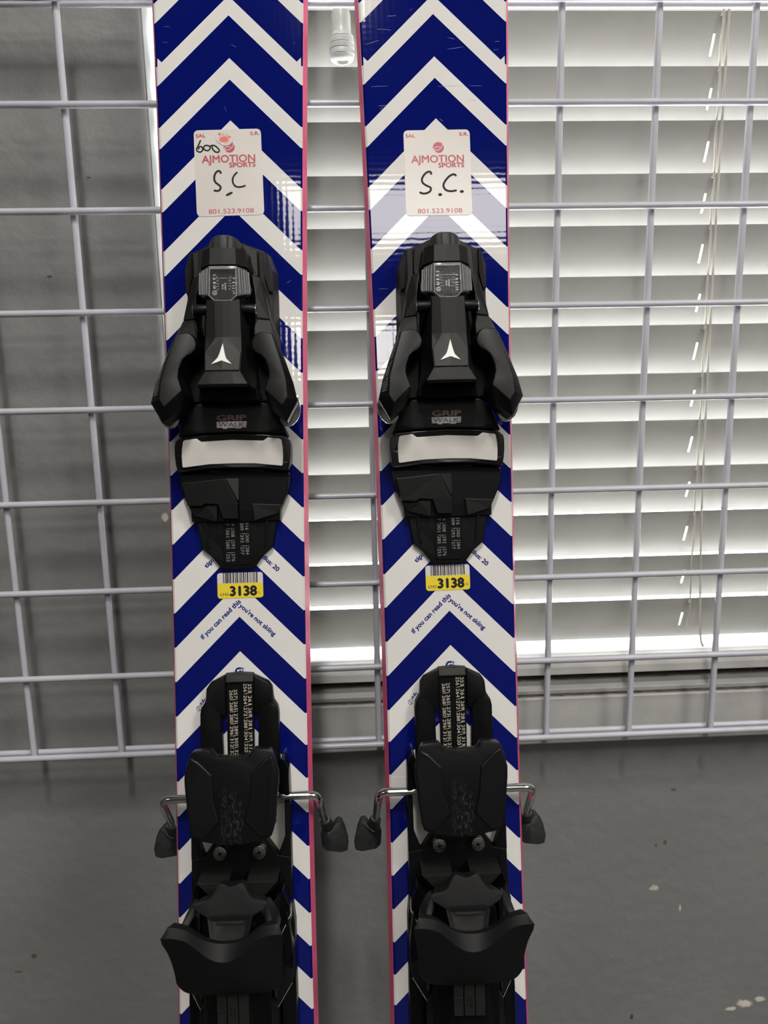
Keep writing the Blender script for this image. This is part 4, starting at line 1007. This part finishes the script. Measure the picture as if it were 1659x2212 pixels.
        def pup(bm):
            for cx, cy in ((-5.0, -33.1), (-2.0, -33.8)): poly(bm, [(cx+O[0]+.42*math.cos(a*math.pi/6), cy+O[1]+.42*math.sin(a*math.pi/6)) for a in range(12)], .74)
            for cx, cy in ((-5.2, -33.0), (-2.2, -33.7)): rib(bm, [(cx+O[0]+1.1*math.cos(a*math.pi/9), cy+O[1]+1.1*math.sin(a*math.pi/9)) for a in range(19)], .18, .72, 0)
        part('crab_pupils', 'crab_pupils', st, pup, m_bk)
    # inventory label
    cx, cy, rot = (1.0, -357.1, math.radians(.5)) if side == 'L' else (-.6, -355.6, math.radians(.8))
    wd_ = 32.4 if side == 'L' else 31.8
    c2, s2 = math.cos(rot), math.sin(rot)
    def at2(x, y): return (cx+x*c2-y*s2, cy+x*s2+y*c2)
    def pl2(h): return lambda x, y: P3(*at2(x, y), h)
    def lab(bm): prism(bm, [at2(*p) for p in rrect(0, 0, wd_, 18.1, 2.0)], .02, h=.26, bv=0)
    lb = part('label'+LS, 'inventory_label', root, lab, m_stk, None, 'barcode label 6342 3138 %s, yellow below' % LS)
    def lyel(bm):
        o = [p for p in rrect(0, 0, wd_, 18.1, 2.0) if p[1] < 0]; o = [(wd_/2, 1.5)] + [(-wd_/2, 1.5)] + o
        bm.faces.new([bm.verts.new(P3(*at2(*p), .30)) for p in o])
    part('lyel'+LS, 'yellow_band', lb, lyel, m_yel)
    def lbars(bm):
        rnd = random.Random(3); x = -12.2
        while x < 11.6:
            wq = rnd.choice((.28, .28, .5, .5, .85)); bm.faces.new([bm.verts.new(P3(*at2(*p), .30)) for p in ((x, 1.7), (x+wq, 1.7), (x+wq, 9.05), (x, 9.05))]); x += wq + rnd.choice((.26, .26, .4, .7))
    part('lbars'+LS, 'barcode', lb, lbars, m_bk)
    def ltx(bm):
        text(bm, '3138', (-7.2, -7.2), width=18.6, height=6.5, bold=.05, place=pl2(.33)); text(bm, '6342', (-14.4, -7.2), width=6.0, height=2.2, bold=0, place=pl2(.33)); text(bm, LS, (13.1, -6.4), height=2.0, bold=0, place=pl2(.33))
    part('ltx'+LS, 'label_lettering', lb, ltx, m_bk)

FR = {'L': ((.1301, -.0316, 0), (.00681, .20541, .97865), (.99985, -.01672, -.00345)), 'R': ((.27842, -.03397, 0), (.0024, .20548, .97866), (.99987, -.01582, .00087))}
LAB = {'L': 'navy and white chevron ski with a crab sticker and 600 handwritten on its label', 'R': 'navy and white chevron ski with scratched topsheet and a shop label without crab'}
for sd in ('L', 'R'):
    org, ax, si = (Vector(x) for x in FR[sd]); ax.normalize(); si = (si - ax*si.dot(ax)).normalized(); nn = si.cross(ax)
    root = bpy.data.objects.new('ski', None); COL.objects.link(root); root.empty_display_size = .1
    Mx = Matrix((si, ax, nn)).transposed().to_4x4(); Mx.translation = org + Vector((0, 0, Z0)) + ax*(VT*.001); root.matrix_world = Mx
    tag(root, LAB[sd], 'ski', 'pair of chevron skis leaning on the grid')
    build_ski(root, sd)
